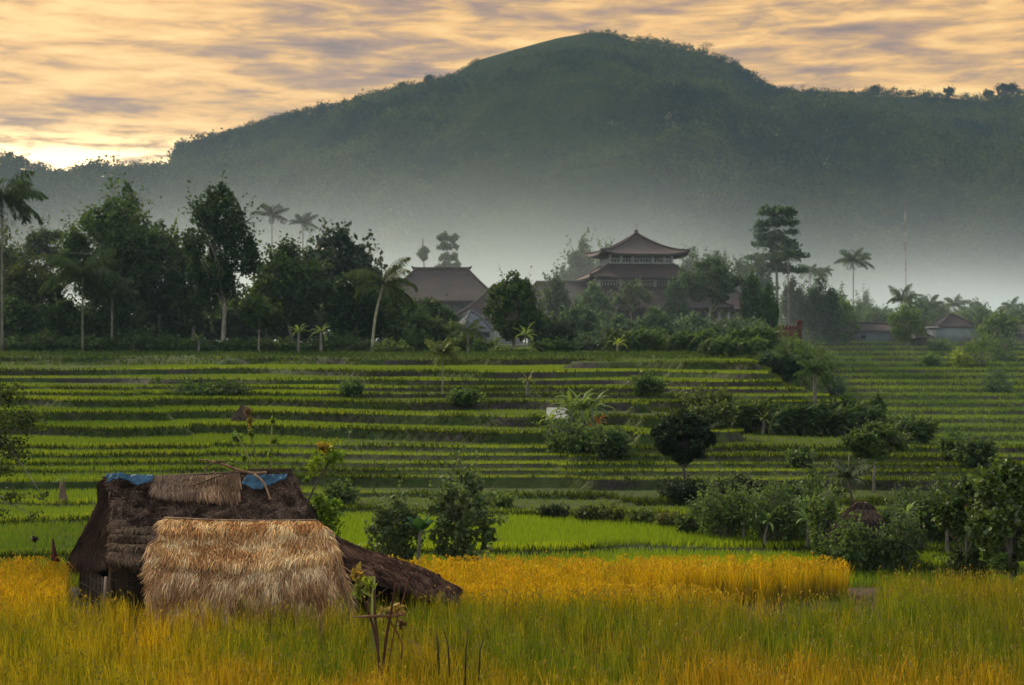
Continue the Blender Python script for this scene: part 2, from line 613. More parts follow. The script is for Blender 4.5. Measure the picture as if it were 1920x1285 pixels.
def make_mountain():
    mt = rough_mat('wooded slope', [(0.3, (0.014, 0.024, 0.008)), (0.7, (0.034, 0.040, 0.012))], 0.05, 8, rough=1.0)
    mt.node_tree.nodes['Principled BSDF'].inputs['Specular IOR Level'].default_value = 0
    for nm, H, xr, yr, step in (('mountain', H_mount, (-330, 900), (440, 1500), 7), ('ridge', H_left, (-1000, 160), (410, 1350), 9)):
        xs = np.arange(xr[0], xr[1], step)
        if nm == 'mountain':
            xs = np.sort(np.concatenate([xs, np.arange(-262, -240, 1.5)]))
        X, Y = np.meshgrid(xs, np.arange(yr[0], yr[1], step))
        mb = MB(); mb.grid(np.stack([X, Y, H(X, Y)], -1))
        tag(mb.build(nm, mt, smooth=True), kind='structure')
    # forest: crowns as clumps of leaf-like faces, one mass
    rng = np.random.default_rng(4)
    mb = MB()
    for H, D0, prof, n, seed in ((H_mount, DM, 'm', 24000, 1), (H_left, 980, 'l', 8500, 2)):
        if prof == 'm':
            X = rng.uniform(-262, 520, n * 2); Y = 480 + (DM + 12 - 480) * rng.uniform(0, 1, n * 2) ** 0.9
            keep = np.abs(X) < Y * 0.36
            # bald grassy shoulder near the top
            Xq = X * DM / Y
            bare = (Y > 1062) & (sm(Xq, -36, -8) * sm(Xq, 66, 36) * rng.uniform(.75, 1.3, len(X)) > .5)
            keep &= ~bare
            keep &= fbm(X / 30, Y / 45, 91, 3) > 0.16
        else:
            X = rng.uniform(-420, -150, n); Y = rng.uniform(440, 990, n)
            keep = np.abs(X) < Y * 0.40
        X = X[keep]; Y = Y[keep]
        # extra trees standing along the crest
        m = 330 if prof == 'm' else 200
        Xc = rng.uniform(-250, 450, m) if prof == 'm' else rng.uniform(-420, -205, m)
        if prof == 'm':
            Xc = Xc[((Xc < -40) | (Xc > 90)) & (fbm(Xc / 14, Xc * 0, 12, 2) > 0.42)]
        X = np.concatenate([X, Xc]); Y = np.concatenate([Y, np.full(len(Xc), D0 - 2.0) + rng.uniform(-8, 4, len(Xc))])
        Z = H(X, Y)
        vis = Z > -14
        X, Y, Z = X[vis], Y[vis], Z[vis]
        k = len(X)
        near = np.clip((Y - 450) / 700, 0, 1)
        r = rng.uniform(1.7, 4.4, k) * np.where(Y > 1060, .72, 1) * (1 + .4 * (fbm(X / 25, Y / 25, 3, 2) > .6)) * (0.75 + 0.25 * near)
        r = np.where(np.arange(k) > k - len(Xc), r * rng.uniform(.35, .8, k), r)
        if prof == 'm':
            Xq = X * DM / Y
            r = r * (1 - .55 * sm(Xq, -75, -30) * sm(Xq, 120, 60)) * np.where(Y > 1060, .8, 1)
        h = rng.uniform(1.0, 1.9, k) * r
        K = 30
        d = rng.normal(size=(k, K, 3)); d /= np.linalg.norm(d, axis=2)[:, :, None]
        d[:, :, 2] = np.abs(d[:, :, 2]) * 1.1 - .25
        rr = rng.uniform(.65, 1.15, (k, K, 1))
        lump = 1 + 0.35 * np.sin(d[:, :, :1] * 5 + X[:, None, None]) * np.cos(d[:, :, 1:2] * 4 + Y[:, None, None])
        c = np.stack([X, Y, Z + h * .75], 1)[:, None, :] + d * rr * lump * np.stack([r, r, h * .8], 1)[:, None, :]
        c = c.reshape(-1, 3)
        s = np.repeat(r, K) * rng.uniform(.22, .42, k * K)
        nrm = d.reshape(-1, 3) + rng.normal(size=(k * K, 3)) * .45
        nf = fbm(X / 34, Y / 48, 33, 4)
        hue = rng.uniform(0, 1, k) * .6 + (nf - .35) * 2.4
        hue = np.clip(hue, 0, 1.2)
        base = np.array([0.010, 0.022, 0.010]) * (1 - hue[:, None]) + np.array([0.066, 0.078, 0.020]) * hue[:, None]
        base = np.clip(base, .008, 1)
        pale = rng.uniform(0, 1, k) < 0.006
        base[pale] = np.array([0.12, 0.12, 0.06])
        colr = np.repeat(base, K, 0) * rng.uniform(.7, 1.35, (k * K, 1))
        add_cards(mb, c, nrm, s, s, colr, rng)
    o = mb.build('forest', M['forest'])
    tag(o, 'dense dark green forest covering the mountain slopes behind the mist', 'forest', kind='stuff')


def add_cards(mb, c, nrm, w, l, col, rng, hang=0.0):
    """leaf-shaped quads: centre c, facing nrm, width w, length l"""
    n = len(c)
    nrm = nrm / (np.linalg.norm(nrm, axis=1)[:, None] + 1e-9)
    t = rng.normal(size=(n, 3))
    t[:, 2] -= hang
    t -= (t * nrm).sum(1)[:, None] * nrm
    t /= np.linalg.norm(t, axis=1)[:, None] + 1e-9
    b = np.cross(nrm, t)
    w = np.broadcast_to(w, (n,))[:, None] * .5; l = np.broadcast_to(l, (n,))[:, None] * .5
    v = np.stack([c - t * l, c + b * w - nrm * w * .3, c + t * l - nrm * l * .25, c - b * w - nrm * w * .3], 1)
    f = np.arange(n * 4).reshape(n, 4)
    mb.add(v.reshape(-1, 3), f, np.repeat(col, 4, 0) if np.ndim(col) == 2 else col)


make_mountain()

# ------------------------------------------------------------------ air: even haze, and the mist bank lying in the valley
def volume_box(name, lo, hi):
    mb = MB()
    c = [(a + b) / 2 for a, b in zip(lo, hi)]; s = [b - a for a, b in zip(lo, hi)]
    mb.box(c, s)
    return mb


def make_air():
    m, t = mat_new('haze air')
    v = N(t, 'ShaderNodeVolumePrincipled')
    v.inputs['Color'].default_value = (0.52, 0.75, 0.98, 1)
    v.inputs['Density'].default_value = 0.00011
    out = N(t, 'ShaderNodeOutputMaterial'); t.links.new(v.outputs[0], out.inputs[1])
    o = volume_box('haze', (-1300, -80, -15.5), (1300, 1620, 262)).build('haze', m)
    tag(o, 'thin blue haze filling the valley air', 'haze', kind='stuff')
    m, t = mat_new('valley mist')
    v = N(t, 'ShaderNodeVolumePrincipled')
    v.inputs['Color'].default_value = (0.81, 0.91, 0.97, 1)
    tc = N(t, 'ShaderNodeNewGeometry')
    sp = N(t, 'ShaderNodeSeparateXYZ'); t.links.new(tc.outputs['Position'], sp.inputs[0])
    v.inputs['Anisotropy'].default_value = 0.5
    e = mth(t, 'EXPONENT', mth(t, 'MULTIPLY', mth(t, 'SUBTRACT', sp.outputs[2], 5.0), -1 / 8.5))
    e = mth(t, 'MINIMUM', e, 1.0)
    mp = N(t, 'ShaderNodeMapping'); mp.inputs['Scale'].default_value = (0.007, 0.005, 0.03)
    t.links.new(tc.outputs['Position'], mp.inputs[0])
    nz = N(t, 'ShaderNodeTexNoise', Scale=1.0, Detail=3.0, Roughness=0.5)
    t.links.new(mp.outputs[0], nz.inputs['Vector'])
    w = sstep(t, nz.outputs[0], 0.25, 0.75)
    w = mth(t, 'MULTIPLY_ADD', w, 1.6, 0.2)
    yy = mth(t, 'MULTIPLY_ADD', sstep(t, sp.outputs[0], 18.0, 48.0), -58.0, sp.outputs[1])
    front = mth(t, 'MULTIPLY_ADD', yy, 1 / 200.0, -147.0 / 200.0, clamp=True)
    sx = mth(t, 'MULTIPLY_ADD', sstep(t, sp.outputs[0], -190.0, -40.0), 0.75, 0.3)
    e = mth(t, 'MULTIPLY', e, sx)
    dn = mth(t, 'MULTIPLY', mth(t, 'MULTIPLY', e, w), mth(t, 'MULTIPLY', front, 0.0165))
    t.links.new(dn, v.inputs['Density'])
    out = N(t, 'ShaderNodeOutputMaterial'); t.links.new(v.outputs[0], out.inputs[1])
    o = volume_box('mist', (-1100, 118, -14.2), (1100, 1050, 150)).build('mist', m)
    tag(o, 'pale morning mist lying in the valley below the mountain', 'mist', kind='stuff')


make_air()

# ------------------------------------------------------------------ rice and grass
def blades(mb, X, Y, Z, h, w, lean, col, rng, seg=2, tipcol=None, face=0.75):
    """tapering bent blades standing at X,Y,Z"""
    n = len(X)
    a = rng.uniform(0, 2 * math.pi, n)
    # blades turned at random
    wx = np.cos(a) * w; wy = np.sin(a) * w * face
    la = rng.uniform(0, 2 * math.pi, n)
    lx = np.cos(la) * lean; ly = np.sin(la) * lean
    rows = []
    cols = []
    for k in range(seg + 1):
        t = k / seg
        cx = X + lx * t * t; cy = Y + ly * t * t
        cz = Z + h * (t - 0.12 * t * t * (lean / (h + 1e-6)) * 2)
        ww = (1 - t) ** 0.6 * 0.5 if k < seg else 0.04
        rows.append(np.stack([cx - wx * ww, cy - wy * ww, cz], 1)); rows.append(np.stack([cx + wx * ww, cy + wy * ww, cz], 1))
        cc = col if tipcol is None else col + (tipcol - col) * t
        cols += [cc, cc]
    v = np.stack(rows, 1); c = np.stack(cols, 1)
    m = 2 * (seg + 1)
    b = np.arange(n)[:, None] * m
    f = np.concatenate([b + np.array([[2 * k, 2 * k + 1, 2 * k + 3, 2 * k + 2]]) for k in range(seg)], 0)
    mb.add(v.reshape(-1, 3), f, c.reshape(-1, 3))


def lerp3(a, b, t):
    return np.asarray(a) * (1 - t[:, None]) + np.asarray(b) * t[:, None]


# hut footprint corners used to keep rice out of it
HUT = np.array([(-10.2, 35.6), (-8.6, 29.7), (-3.25, 29.8), (-1.5, 30.6), (-1.4, 32.6), (-4.2, 36)])


def inside(X, Y, poly):
    r = np.zeros(len(X), bool)
    n = len(poly)
    for i in range(n):
        x1, y1 = poly[i]; x2, y2 = poly[(i + 1) % n]
        c = ((y1 > Y) != (y2 > Y)) & (X < (x2 - x1) * (Y - y1) / (y2 - y1 + 1e-12) + x1)
        r ^= c
    return r


def make_rice():
    rng = np.random.default_rng(11)

    def top_y(X, Y):      # photo row of the rice tops, used only to lay out the field's plan
        return X * F / Y + 960
    n = 142000
    m0 = 10800
    cy = np.sqrt(rng.uniform(18.5 ** 2, 36.1 ** 2, m0)); cx = rng.uniform(-1, 1, m0) * (.36 * cy + 3.0)
    ci = rng.integers(0, m0, n)
    hill_tone = rng.normal(size=m0)[ci]; hill_h = rng.uniform(.86, 1.08, m0)[ci]
    Y = np.minimum(cy[ci] + rng.normal(size=n) * .055, 36.0); X = cx[ci] + rng.normal(size=n) * .055
    px = X * F / Y + 960
    ok = ~inside(X, Y, HUT)
    # cut strip widening to the right, and the harvested mud corner
    cut0 = np.interp(X, [1.0, 4.5, 7.6, 7.9], [33.4, 30.9, 30.3, 33.9]) + .1 * np.sin(X * 2.1)
    cut1 = np.interp(X, [1.0, 3.5, 7.6, 8], [33.8, 33.5, 34.0, 34.1]) + .1 * np.sin(X * 3)
    ok &= ~((X > 1.0) & (Y > cut0) & (Y < cut1))
    ok &= ~((X > 7.5 + .12 * np.sin(Y * 4)) & (Y > cut0))
    ok &= Y < 36.0 - .25 * fbm(X, X * 0, 6, 2)
    patch = fbm(X / 1.6, Y / 2.2, 51, 4)
    X, Y, px, patch, cut1v, hill_tone, hill_h = X[ok], Y[ok], px[ok], patch[ok], cut1[ok], hill_tone[ok], hill_h[ok]
    n = len(X)
    # ripeness 0 green .. 1 gold
    ripe = sm(Y, 29.2, 31.5) * 1.0
    ripe = np.maximum(ripe, sm(Y, 27.5, 29.0) * sm(px, 130, 60))
    ripe = np.maximum(ripe, 0.72 * sm(26.0 - Y, 0, 4.5))
    ripe = np.maximum(ripe, .58 * sm(700 - px, 0, 400))
    greenpatch = sm(px, 780, 900) * sm(Y, 24.5, 26) * (1 - sm(Y, 29, 30.5))
    ripe = ripe * (1 - .55 * greenpatch)
    ripe = np.clip(ripe + (patch - .5) * 1.1 * (1 - sm(Y, 30.5, 32) * .75) + rng.normal(size=n) * .09 + hill_tone * .17, 0, 1)
    block = (Y > cut1v - .01) & (X > 1.0) & (X < 7.75)
    ripe = np.where(block, np.maximum(ripe, .8), ripe)
    ripe_far = sm(Y, 29.8, 31.5) * (X < 7.75)
    ripe = np.where(X > 7.7, ripe * .3, ripe)
    green = np.array([0.130, 0.175, 0.012]); gold = np.array([0.52, 0.315, 0.009]); orange = np.array([0.42, 0.17, 0.018])
    col = lerp3(green, gold, ripe)
    mixo = np.clip((patch - .38) * 3 + hill_tone * .25, 0, 1.2) * (1 - ripe_far) * rng.uniform(.2, 1.2, n) * (.55 + .8 * sm(27 - Y, 0, 5))
    gold = np.where(ripe_far[:, None] > .4, gold, np.array([.42, .27, .012]))
    col = lerp3(col, orange, np.zeros(n)) * (1 - mixo[:, None] * .55) + orange * mixo[:, None] * .55
    col = np.where(ripe_far[:, None] > .5, col * np.array([1.35, 1.35, 1.0]), col)
    col = col * rng.uniform(.45, 1.5, (n, 1)) * (1 + .16 * hill_tone[:, None]).clip(.5, 1.6)
    hh = (0.62 + .22 * rng.uniform(0, 1, n)) * (0.93 + .16 * fbm(X / 1.3, Y / 1.3, 61, 3))
    hh = hh * (hill_h * (1 - ripe_far) + .97 * ripe_far) * 1.1
    hh = hh * (1 + .13 * ((X > -8.7) & (X < -3.1) & (Y > 28.3) & (Y < 29.9)))
    hh = np.where(ripe_far > .5, np.clip(hh, .70, .84), hh)
    hh = np.where(rng.uniform(0, 1, n) < .02, hh * 1.15, hh)
    w = rng.uniform(.009, .021, n)
    lean = rng.uniform(.03, .24, n)
    mb = MB()
    stalk = lerp3((.09, .14, .012), (.085, .080, .014), ripe_far) * rng.uniform(.7, 1.3, (n, 1))  # green-brown stems; gold ones darkened further, painting in the block face's shade
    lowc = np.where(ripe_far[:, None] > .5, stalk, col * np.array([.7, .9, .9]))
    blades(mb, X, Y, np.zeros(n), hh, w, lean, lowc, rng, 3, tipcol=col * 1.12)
    # drooping ears of grain
    sel = rng.uniform(0, 1, n) < (.09 + .36 * ripe_far)
    Xs, Ys, hs, cs, rs = X[sel], Y[sel], hh[sel], col[sel], ripe[sel]
    m = len(Xs)
    a = rng.uniform(0, 2 * math.pi, m)
    L = rng.uniform(.07, .15, m)
    dx = np.cos(a); dy = np.sin(a)
    ec = lerp3((.17, .16, .03), (.56, .35, .015), rs * (.55 + .45 * sm(Ys, 29.5, 31))) * rng.uniform(.7, 1.25, (m, 1))
    ec = np.where((rng.uniform(0, 1, m) < .35)[:, None], ec * np.array([.98, .80, 1.2]), ec)
    pts = []
    for t, o, dz in ((0, .12, 0), (.45, 1, .045), (1.0, .1, -.05)):
        cx = Xs + dx * L * t * .8; cy = Ys + dy * L * t * .8; cz = hs * .95 + dz * L / .15
        ww = .013 * o
        pts += [np.stack([cx - dy * ww, cy + dx * ww, cz + ww], 1), np.stack([cx + dy * ww, cy - dx * ww, cz - ww], 1)]
    v = np.stack(pts, 1); b = np.arange(m)[:, None] * 6
    mb.add(v.reshape(-1, 3), np.concatenate([b + np.array([[0, 1, 3, 2]]), b + np.array([[2, 3, 5, 4]])]), np.repeat(ec, 6, 0))
    tag(mb.build('rice', M['rice']), 'ripening rice, green near the hut and golden beyond it', 'rice', kind='stuff')
    # straw stubble in the harvested corner
    mb = MB()
    n = 5200
    Y = rng.uniform(30.8, 36.5, n); X = rng.uniform(1.5, 15.5, n)
    cut0 = np.interp(X, [1.0, 4.5, 7.6, 8.2], [33.4, 30.9, 30.3, 31.3]); cut1 = np.interp(X, [1.0, 3.5, 7.6, 8], [33.8, 33.5, 34.0, 34.1])
    ok = ((X > 7.6) & (Y > cut0)) | ((Y > cut0) & (Y < cut1))
    X, Y = X[ok], Y[ok]; n = len(X)
    g = (rng.uniform(0, 1, n) < .35)
    col = np.where(g[:, None], np.array([[.10, .13, .02]]), np.array([[.30, .18, .08]])) * rng.uniform(.6, 1.3, (n, 1))
    blades(mb, X, Y, np.zeros(n), rng.uniform(.06, .18, n), rng.uniform(.012, .03, n), rng.uniform(.02, .1, n), col, rng, 1)
    tag(mb.build('stubble', M['rice']), 'cut straw stubble on the brown mud corner', 'stubble', kind='stuff')


def make_terrace_rice():
    rng = np.random.default_rng(12)
    mbt = MB(); mbb = MB()
    n = 1150000
    # even density in the picture: more per m2 close by
    D = 37 * (136 / 37) ** rng.uniform(0, 1, n) ** 0.8
    X = rng.uniform(-1, 1, n) * (.36 * D + 5.0)
    z, bank, far = terr(X, D)
    zb = terr(X, D + .35)[0]       # higher just behind: foot of a bank
    zf_ = terr(X, D - .40)[0]      # lower just in front: lip of a tread
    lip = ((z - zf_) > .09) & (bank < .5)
    nfield = fbm(X / 11 + 7, np.floor(np.interp(z, LEV, KK) + .3) * 3.7, 77, 2)
    px = X * F / D + 960
    tread = (bank < .5)
    left = sm(-6 - X, 0, 6) * sm(D, 50, 55) * (1 - sm(D, 88, 96))
    low = 1 - sm(D, 50, 54)
    dens = np.clip(.16 + .35 * left + .35 * low + (nfield - .45) * .8, .06, 1)
    dens = np.where(lip, 1.0, dens)
    
    foot = (zb - z) > .09
    keep = tread & (rng.uniform(0, 1, n) < dens) & (z > -.6) & ~far & ~(foot & ~lip)
    Xs, Ds, zs = X[keep], D[keep], z[keep]; nf = nfield[keep]; lp = lip[keep]; lf = left[keep]; lw = low[keep]
    m = len(Xs)
    h = (.095 + .05 * nf + .12 * lf + -.02 * 0 + .13 * lw) * rng.uniform(.85, 1.1, m)
    
    w = (.013 + .0005 * Ds) * rng.uniform(.7, 1.4, m)
    t = np.clip(nf * 1.5 - .25 + rng.normal(size=m) * .12, 0, 1)
    col = lerp3((.095, .150, .016), (.205, .265, .026), t)
    gold = fbm(Xs / 3, Ds / 3, 88, 3)
    col = col + (np.array([.20, .21, .025]) - col) * (sm(gold, .6, .8) * .35)[:, None]
    col = col + (np.array([.25, .33, .014]) - col) * (lw * .65 * sm(np.abs(Xs - 1), 14, 4))[:, None]
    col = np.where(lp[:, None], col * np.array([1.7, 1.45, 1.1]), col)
    col *= rng.uniform(.85, 1.15, (m, 1))
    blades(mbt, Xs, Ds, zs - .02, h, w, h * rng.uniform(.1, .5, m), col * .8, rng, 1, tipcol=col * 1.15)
    tag(mbt.build('young_rice', M['rice']), 'young green rice growing on the terraces', 'rice', kind='stuff')
    # grass on the banks
    g = fbm(X / 5, D / 5, 66, 4)
    keep = ((bank > .5) | lip) & (rng.uniform(0, 1, n) < np.clip(.25 + (g - .45) * 4, .04, 1)) & (z > -6) & ~far
    keep |= (H_near(X, D) < np.interp(D, ZC_Y, ZC_Z) - .25) & (D > 77) & (rng.uniform(0, 1, n) < .5) & ~far & (z > -6)
    Xs, Ds, zs, gs = X[keep], D[keep], z[keep], g[keep]; m = len(Xs)
    col = lerp3((.030, .055, .010), (.085, .10, .018), np.clip(gs + rng.normal(size=m) * .2, 0, 1)) * rng.uniform(.7, 1.3, (m, 1))
    h = rng.uniform(.10, .30, m)
    blades(mbb, Xs, Ds, zs - .03, h, (.03 + .0009 * Ds) * rng.uniform(.7, 1.4, m), h * rng.uniform(.3, .9, m), col, rng, 1)
    n3 = 60000
    D3 = rng.uniform(128, 215, n3); X3 = rng.uniform(-.37, .30, n3) * D3
    g3 = fbm(X3 / 4, D3 / 4, 7, 3)
    z3, b3, f3 = terr(X3, D3)
    k3 = ~f3 & ((D3 < 152) | (X3 > 10)) & (rng.uniform(0, 1, n3) < .35 + g3)
    X3, D3, z3, g3 = X3[k3], D3[k3], z3[k3], g3[k3]
    col = lerp3((.035, .065, .016), (.09, .12, .03), np.clip(g3 * 1.3 + rng.normal(size=len(X3)) * .2 - .1, 0, 1))
    h = rng.uniform(.15, .5, len(X3))
    blades(mbb, X3, D3, z3 - .05, h, rng.uniform(.12, .26, len(X3)), h * .5, col, rng, 1)
    # weeds along the bund behind the golden field
    n2 = 9000
    X2 = rng.uniform(-14, 14, n2); D2 = rng.uniform(36.0, 37.1, n2)
    col = lerp3((.05, .09, .012), (.12, .16, .02), rng.uniform(0, 1, n2))
    blades(mbb, X2, D2, np.full(n2, -.25), rng.uniform(.2, .45, n2), rng.uniform(.02, .04, n2), rng.uniform(.02, .2, n2), col, rng, 1)
    tag(mbb.build('bank_grass', M['rice']), 'dark rough grass hanging over the terrace banks', 'grass', kind='stuff')
    # far slope
    mb = MB()
    n = 150000
    D = rng.uniform(152, 252, n); X = 24 + rng.uniform(0, 1, n) * (D * .37 - 16)
    z, bank, far = terr(X, D)
    zf_ = terr(X, D - .9)[0]
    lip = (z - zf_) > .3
    nf = fbm(X / 9, D / 5, 99, 3)
    keep = far & (rng.uniform(0, 1, n) < np.where(lip, 1, .35 + nf * .4)) & (X > 20)
    X, D, z, nf, lip = X[keep], D[keep], z[keep], nf[keep], lip[keep]; m = len(X)
    col = lerp3((.09, .15, .028), (.21, .27, .045), np.clip(nf * 1.6 - .3 + .3 * lip, 0, 1)) * rng.uniform(.75, 1.25, (m, 1))
    h = rng.uniform(.22, .5, m)
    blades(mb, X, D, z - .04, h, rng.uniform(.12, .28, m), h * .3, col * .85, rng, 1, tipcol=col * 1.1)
    tag(mb.build('slope_rice', M['rice']), 'pale green rice on the misty far slope terraces', 'rice', kind='stuff')


make_rice()
make_terrace_rice()

# ------------------------------------------------------------------ plants
def jig(rng, s):
    return rng.normal(size=3) * s


def trunk_pts(a, b, bend, n, rng):
    a = np.asarray(a, float); b = np.asarray(b, float)
    t = np.linspace(0, 1, n)[:, None]
    k = jig(rng, bend); k[2] = 0
    k2 = jig(rng, bend * .5); k2[2] = 0
    return a + (b - a) * t + k * np.sin(t * math.pi) + k2 * np.sin(t * 2 * math.pi)


def lobe_cards(mb, c, r, n, size, col, rng, hang=0.3, shell=.55, flat=1.0, long=1.25):
    """leaves spread through one lobe of a crown"""
    d = rng.normal(size=(n, 3)); d /= np.linalg.norm(d, axis=1)[:, None]
    rr = shell + (1.22 - shell) * rng.uniform(0, 1, (n, 1)) ** .9
    ph = rng.uniform(0, 6, 3)
    lump = 1 + .22 * np.sin(d[:, :1] * 4 + ph[0]) * np.sin(d[:, 2:] * 4 + ph[1]) + .12 * np.sin(d[:, 1:2] * 9 + ph[2])
    p = np.asarray(c) + d * rr * lump * np.asarray(r)
    nr = d * .45 + rng.normal(size=(n, 3)) * .7 + np.array([0, 0, .5])
    s = size * rng.uniform(.6, 1.35, n)
    cc = np.asarray(col) * rng.uniform(.55, 1.55, (n, 1)) * (1 + rng.normal(size=(n, 3)) * .06)
    add_cards(mb, p, nr, s, s * long, cc, rng, hang)


TREEN = [0]


def broad_tree(spec, base, H, W, rng, col, lobes=14, leaf=.3, trunk_r=.22, clear=.35, shape='round', bark=(1, 1, 1), n=3200, gloss=False, lean=0.0, forks=1, flat=1.0, depth=.8, lobe_size=.3, fruit=None):
    """returns trunk mb, crown mb.  base world point, H height, W crown width"""
    base = np.asarray(base, float)
    n = int(n * 1.9); leaf = leaf * .72; lobes = int(lobes * 3.2); lobe_size *= .62
    tk = MB(); cr = MB()
    top = base + np.array([lean * H, 0, H * (clear + .25)])
    tp = trunk_pts(base - [0, 0, .2], top, H * .012, 8, rng)
    tk.tube(tp, np.linspace(trunk_r, trunk_r * .5, 8), 8, bark)
    ch = H * (1 - clear)
    cc = base + np.array([lean * H, 0, H * clear + ch * .5])
    L = []
    for i in range(lobes):
        for _ in range(30):
            u = rng.uniform(-1, 1, 3)
            rad = math.hypot(u[0], u[1])
            v = u[2]
            lim = {'round': math.sqrt(max(0, 1 - v * v)) , 'oval': math.sqrt(max(0, 1 - v * v)) ** .7, 'cone': (1 - v) * .5 + .12, 'umbrella': .45 + .55 * (v > .0), 'column': 1.0 if abs(v) < .85 else .6}[shape]
            if rad < lim:
                break
        ls = lobe_size * rng.uniform(.75, 1.25)
        k = 1 - ls
        if i > 8 and rng.uniform() < .55 and shape != 'umbrella':
            u = u / max(1e-6, math.sqrt((u ** 2).sum())) * min(1, max(math.sqrt((u ** 2).sum()), .78)) if shape in ('round', 'oval') else u
        L.append((cc + u * np.array([W / 2 * k, W / 2 * depth * k, ch / 2 * k]), np.array([W / 2, W / 2 * depth, max(ch / 2 * flat, W * .3 * flat)]) * ls * 1.2))
    # spread lobes a little: one at the top and two at the sides always
    L[0] = (cc + np.array([0, 0, ch / 2 * (1 - lobe_size)]), L[0][1])
    L[1] = (cc + np.array([-W / 2 * (1 - lobe_size), 0, rng.uniform(-.1, .2) * ch]), L[1][1])
    L[2] = (cc + np.array([W / 2 * (1 - lobe_size), 0, rng.uniform(-.2, .1) * ch]), L[2][1])
    for c, r in L[::3]:
        j = rng.integers(4, 8)
        a = tp[j]
        mid = (a + c) / 2 + jig(rng, H * .01) - np.array([0, 0, .04 * H])
        t = np.linspace(0, 1, 6)[:, None]
        pts = a * (1 - t) ** 2 + 2 * mid * t * (1 - t) + c * t ** 2
        tk.tube(pts, np.linspace(trunk_r * .38, trunk_r * .08, 6), 5, bark)
    vol = np.array([np.prod(r) ** (2 / 3) for c, r in L]); vol /= vol.sum()
    for (c, r), q in zip(L, vol):
        lobe_cards(cr, c, r, int(n * q) + 20, leaf, np.asarray(col) * rng.uniform(.8, 1.22), rng)
    twigs(tk, cr, cc, (W * .48, W * .48 * depth, ch * .48), 46, leaf, col, rng, 0)
    if fruit is not None:
        lobe_cards(cr, cc, (W * .35, W * .3, ch * .35), int(n * .008) + 3, leaf, fruit, rng)
    return tk, cr


def put(name, base, label, cat, group, parts, mats, names=('trunk', 'crown'), smooth=(True, False)):
    t = thing(name, base, label, cat, group)
    for p, m, nm, s in zip(parts, mats, names, smooth):
        if p is not None and p.n:
            p.build(nm, m, t, smooth=s)
    return t


def palm(base, H, fl, rng, col, lean=0.0, nf=17, tr=.16, droop=1.0, bark=(1, 1, 1), wind=0.0, lw=1.0, up=0.0):
    base = np.asarray(base, float)
    tk = MB(); cr = MB()
    t = np.linspace(0, 1, 9)[:, None]
    top = base + np.array([lean * H, 0, H - fl * .55])
    tp = base - [0, 0, .15] + (top - base) * t + np.array([lean * H * .25, 0, 0]) * (np.sin(t * math.pi) * -1)
    tk.tube(tp, [tr * 1.35] + list(np.linspace(tr, tr * .7, 8)), 8, bark)
    nf = int(nf * 1.35)
    for i in range(nf):
        a = i / nf * 2 * math.pi * 2.4 + rng.uniform(-.25, .25)
        el = (1.35 - 1.75 * (i / nf)) * 1.0 + up + rng.uniform(-.12, .12)     # from steep to drooping
        L = fl * rng.uniform(.7, 1.15)
        hd = np.array([math.cos(a), math.sin(a), 0]) + np.array([wind, 0, 0])
        hd /= np.linalg.norm(hd)
        K = 12
        s = np.linspace(0, 1, K)
        e = el - droop * rng.uniform(.9, 1.7) * s ** 1.4
        dx = np.cumsum(np.cos(e)) / K * L; dz = np.cumsum(np.sin(e)) / K * L
        sp = top + hd * dx[:, None] + np.array([0, 0, 1]) * dz[:, None]
        cr.tube(sp, np.linspace(.035, .012, K), 3, np.asarray(col) * 1.2, cap=False)
        side = np.cross(hd, [0, 0, 1.0])
        for sg in (-1, 1):
            q = np.repeat(np.arange(1, K), 4)
            off = rng.uniform(0, 1, len(q))
            p0 = sp[q - 1] + (sp[q] - sp[q - 1]) * off[:, None]
            ll = L * .31 * np.sin(np.clip((q - 1 + off) / (K - 1), .06, .97) * math.pi) ** .6 * rng.uniform(.8, 1.15, len(q))
            tgt = hd * .55 + side * sg * .8 + np.array([0, 0, -.55 * droop]) + rng.normal(size=(len(q), 3)) * .08 + np.array([wind * .7, 0, 0])
            tgt /= np.linalg.norm(tgt, axis=1)[:, None]
            w = hd * (.038 * fl / 3 * lw) * 1.2
            mid = p0 + tgt * ll[:, None] * .55 + np.array([0, 0, .02])
            p2 = p0 + tgt * ll[:, None] - np.array([0, 0, 1]) * (ll * .18 * droop)[:, None]
            v = np.stack([p0, mid - w, p2, mid + w], 1).reshape(-1, 3)
            c = np.asarray(col) * rng.uniform(.65, 1.4, (len(q), 1))
            cr.add(v, np.arange(len(v)).reshape(-1, 4), np.repeat(c, 4, 0))
    return tk, cr


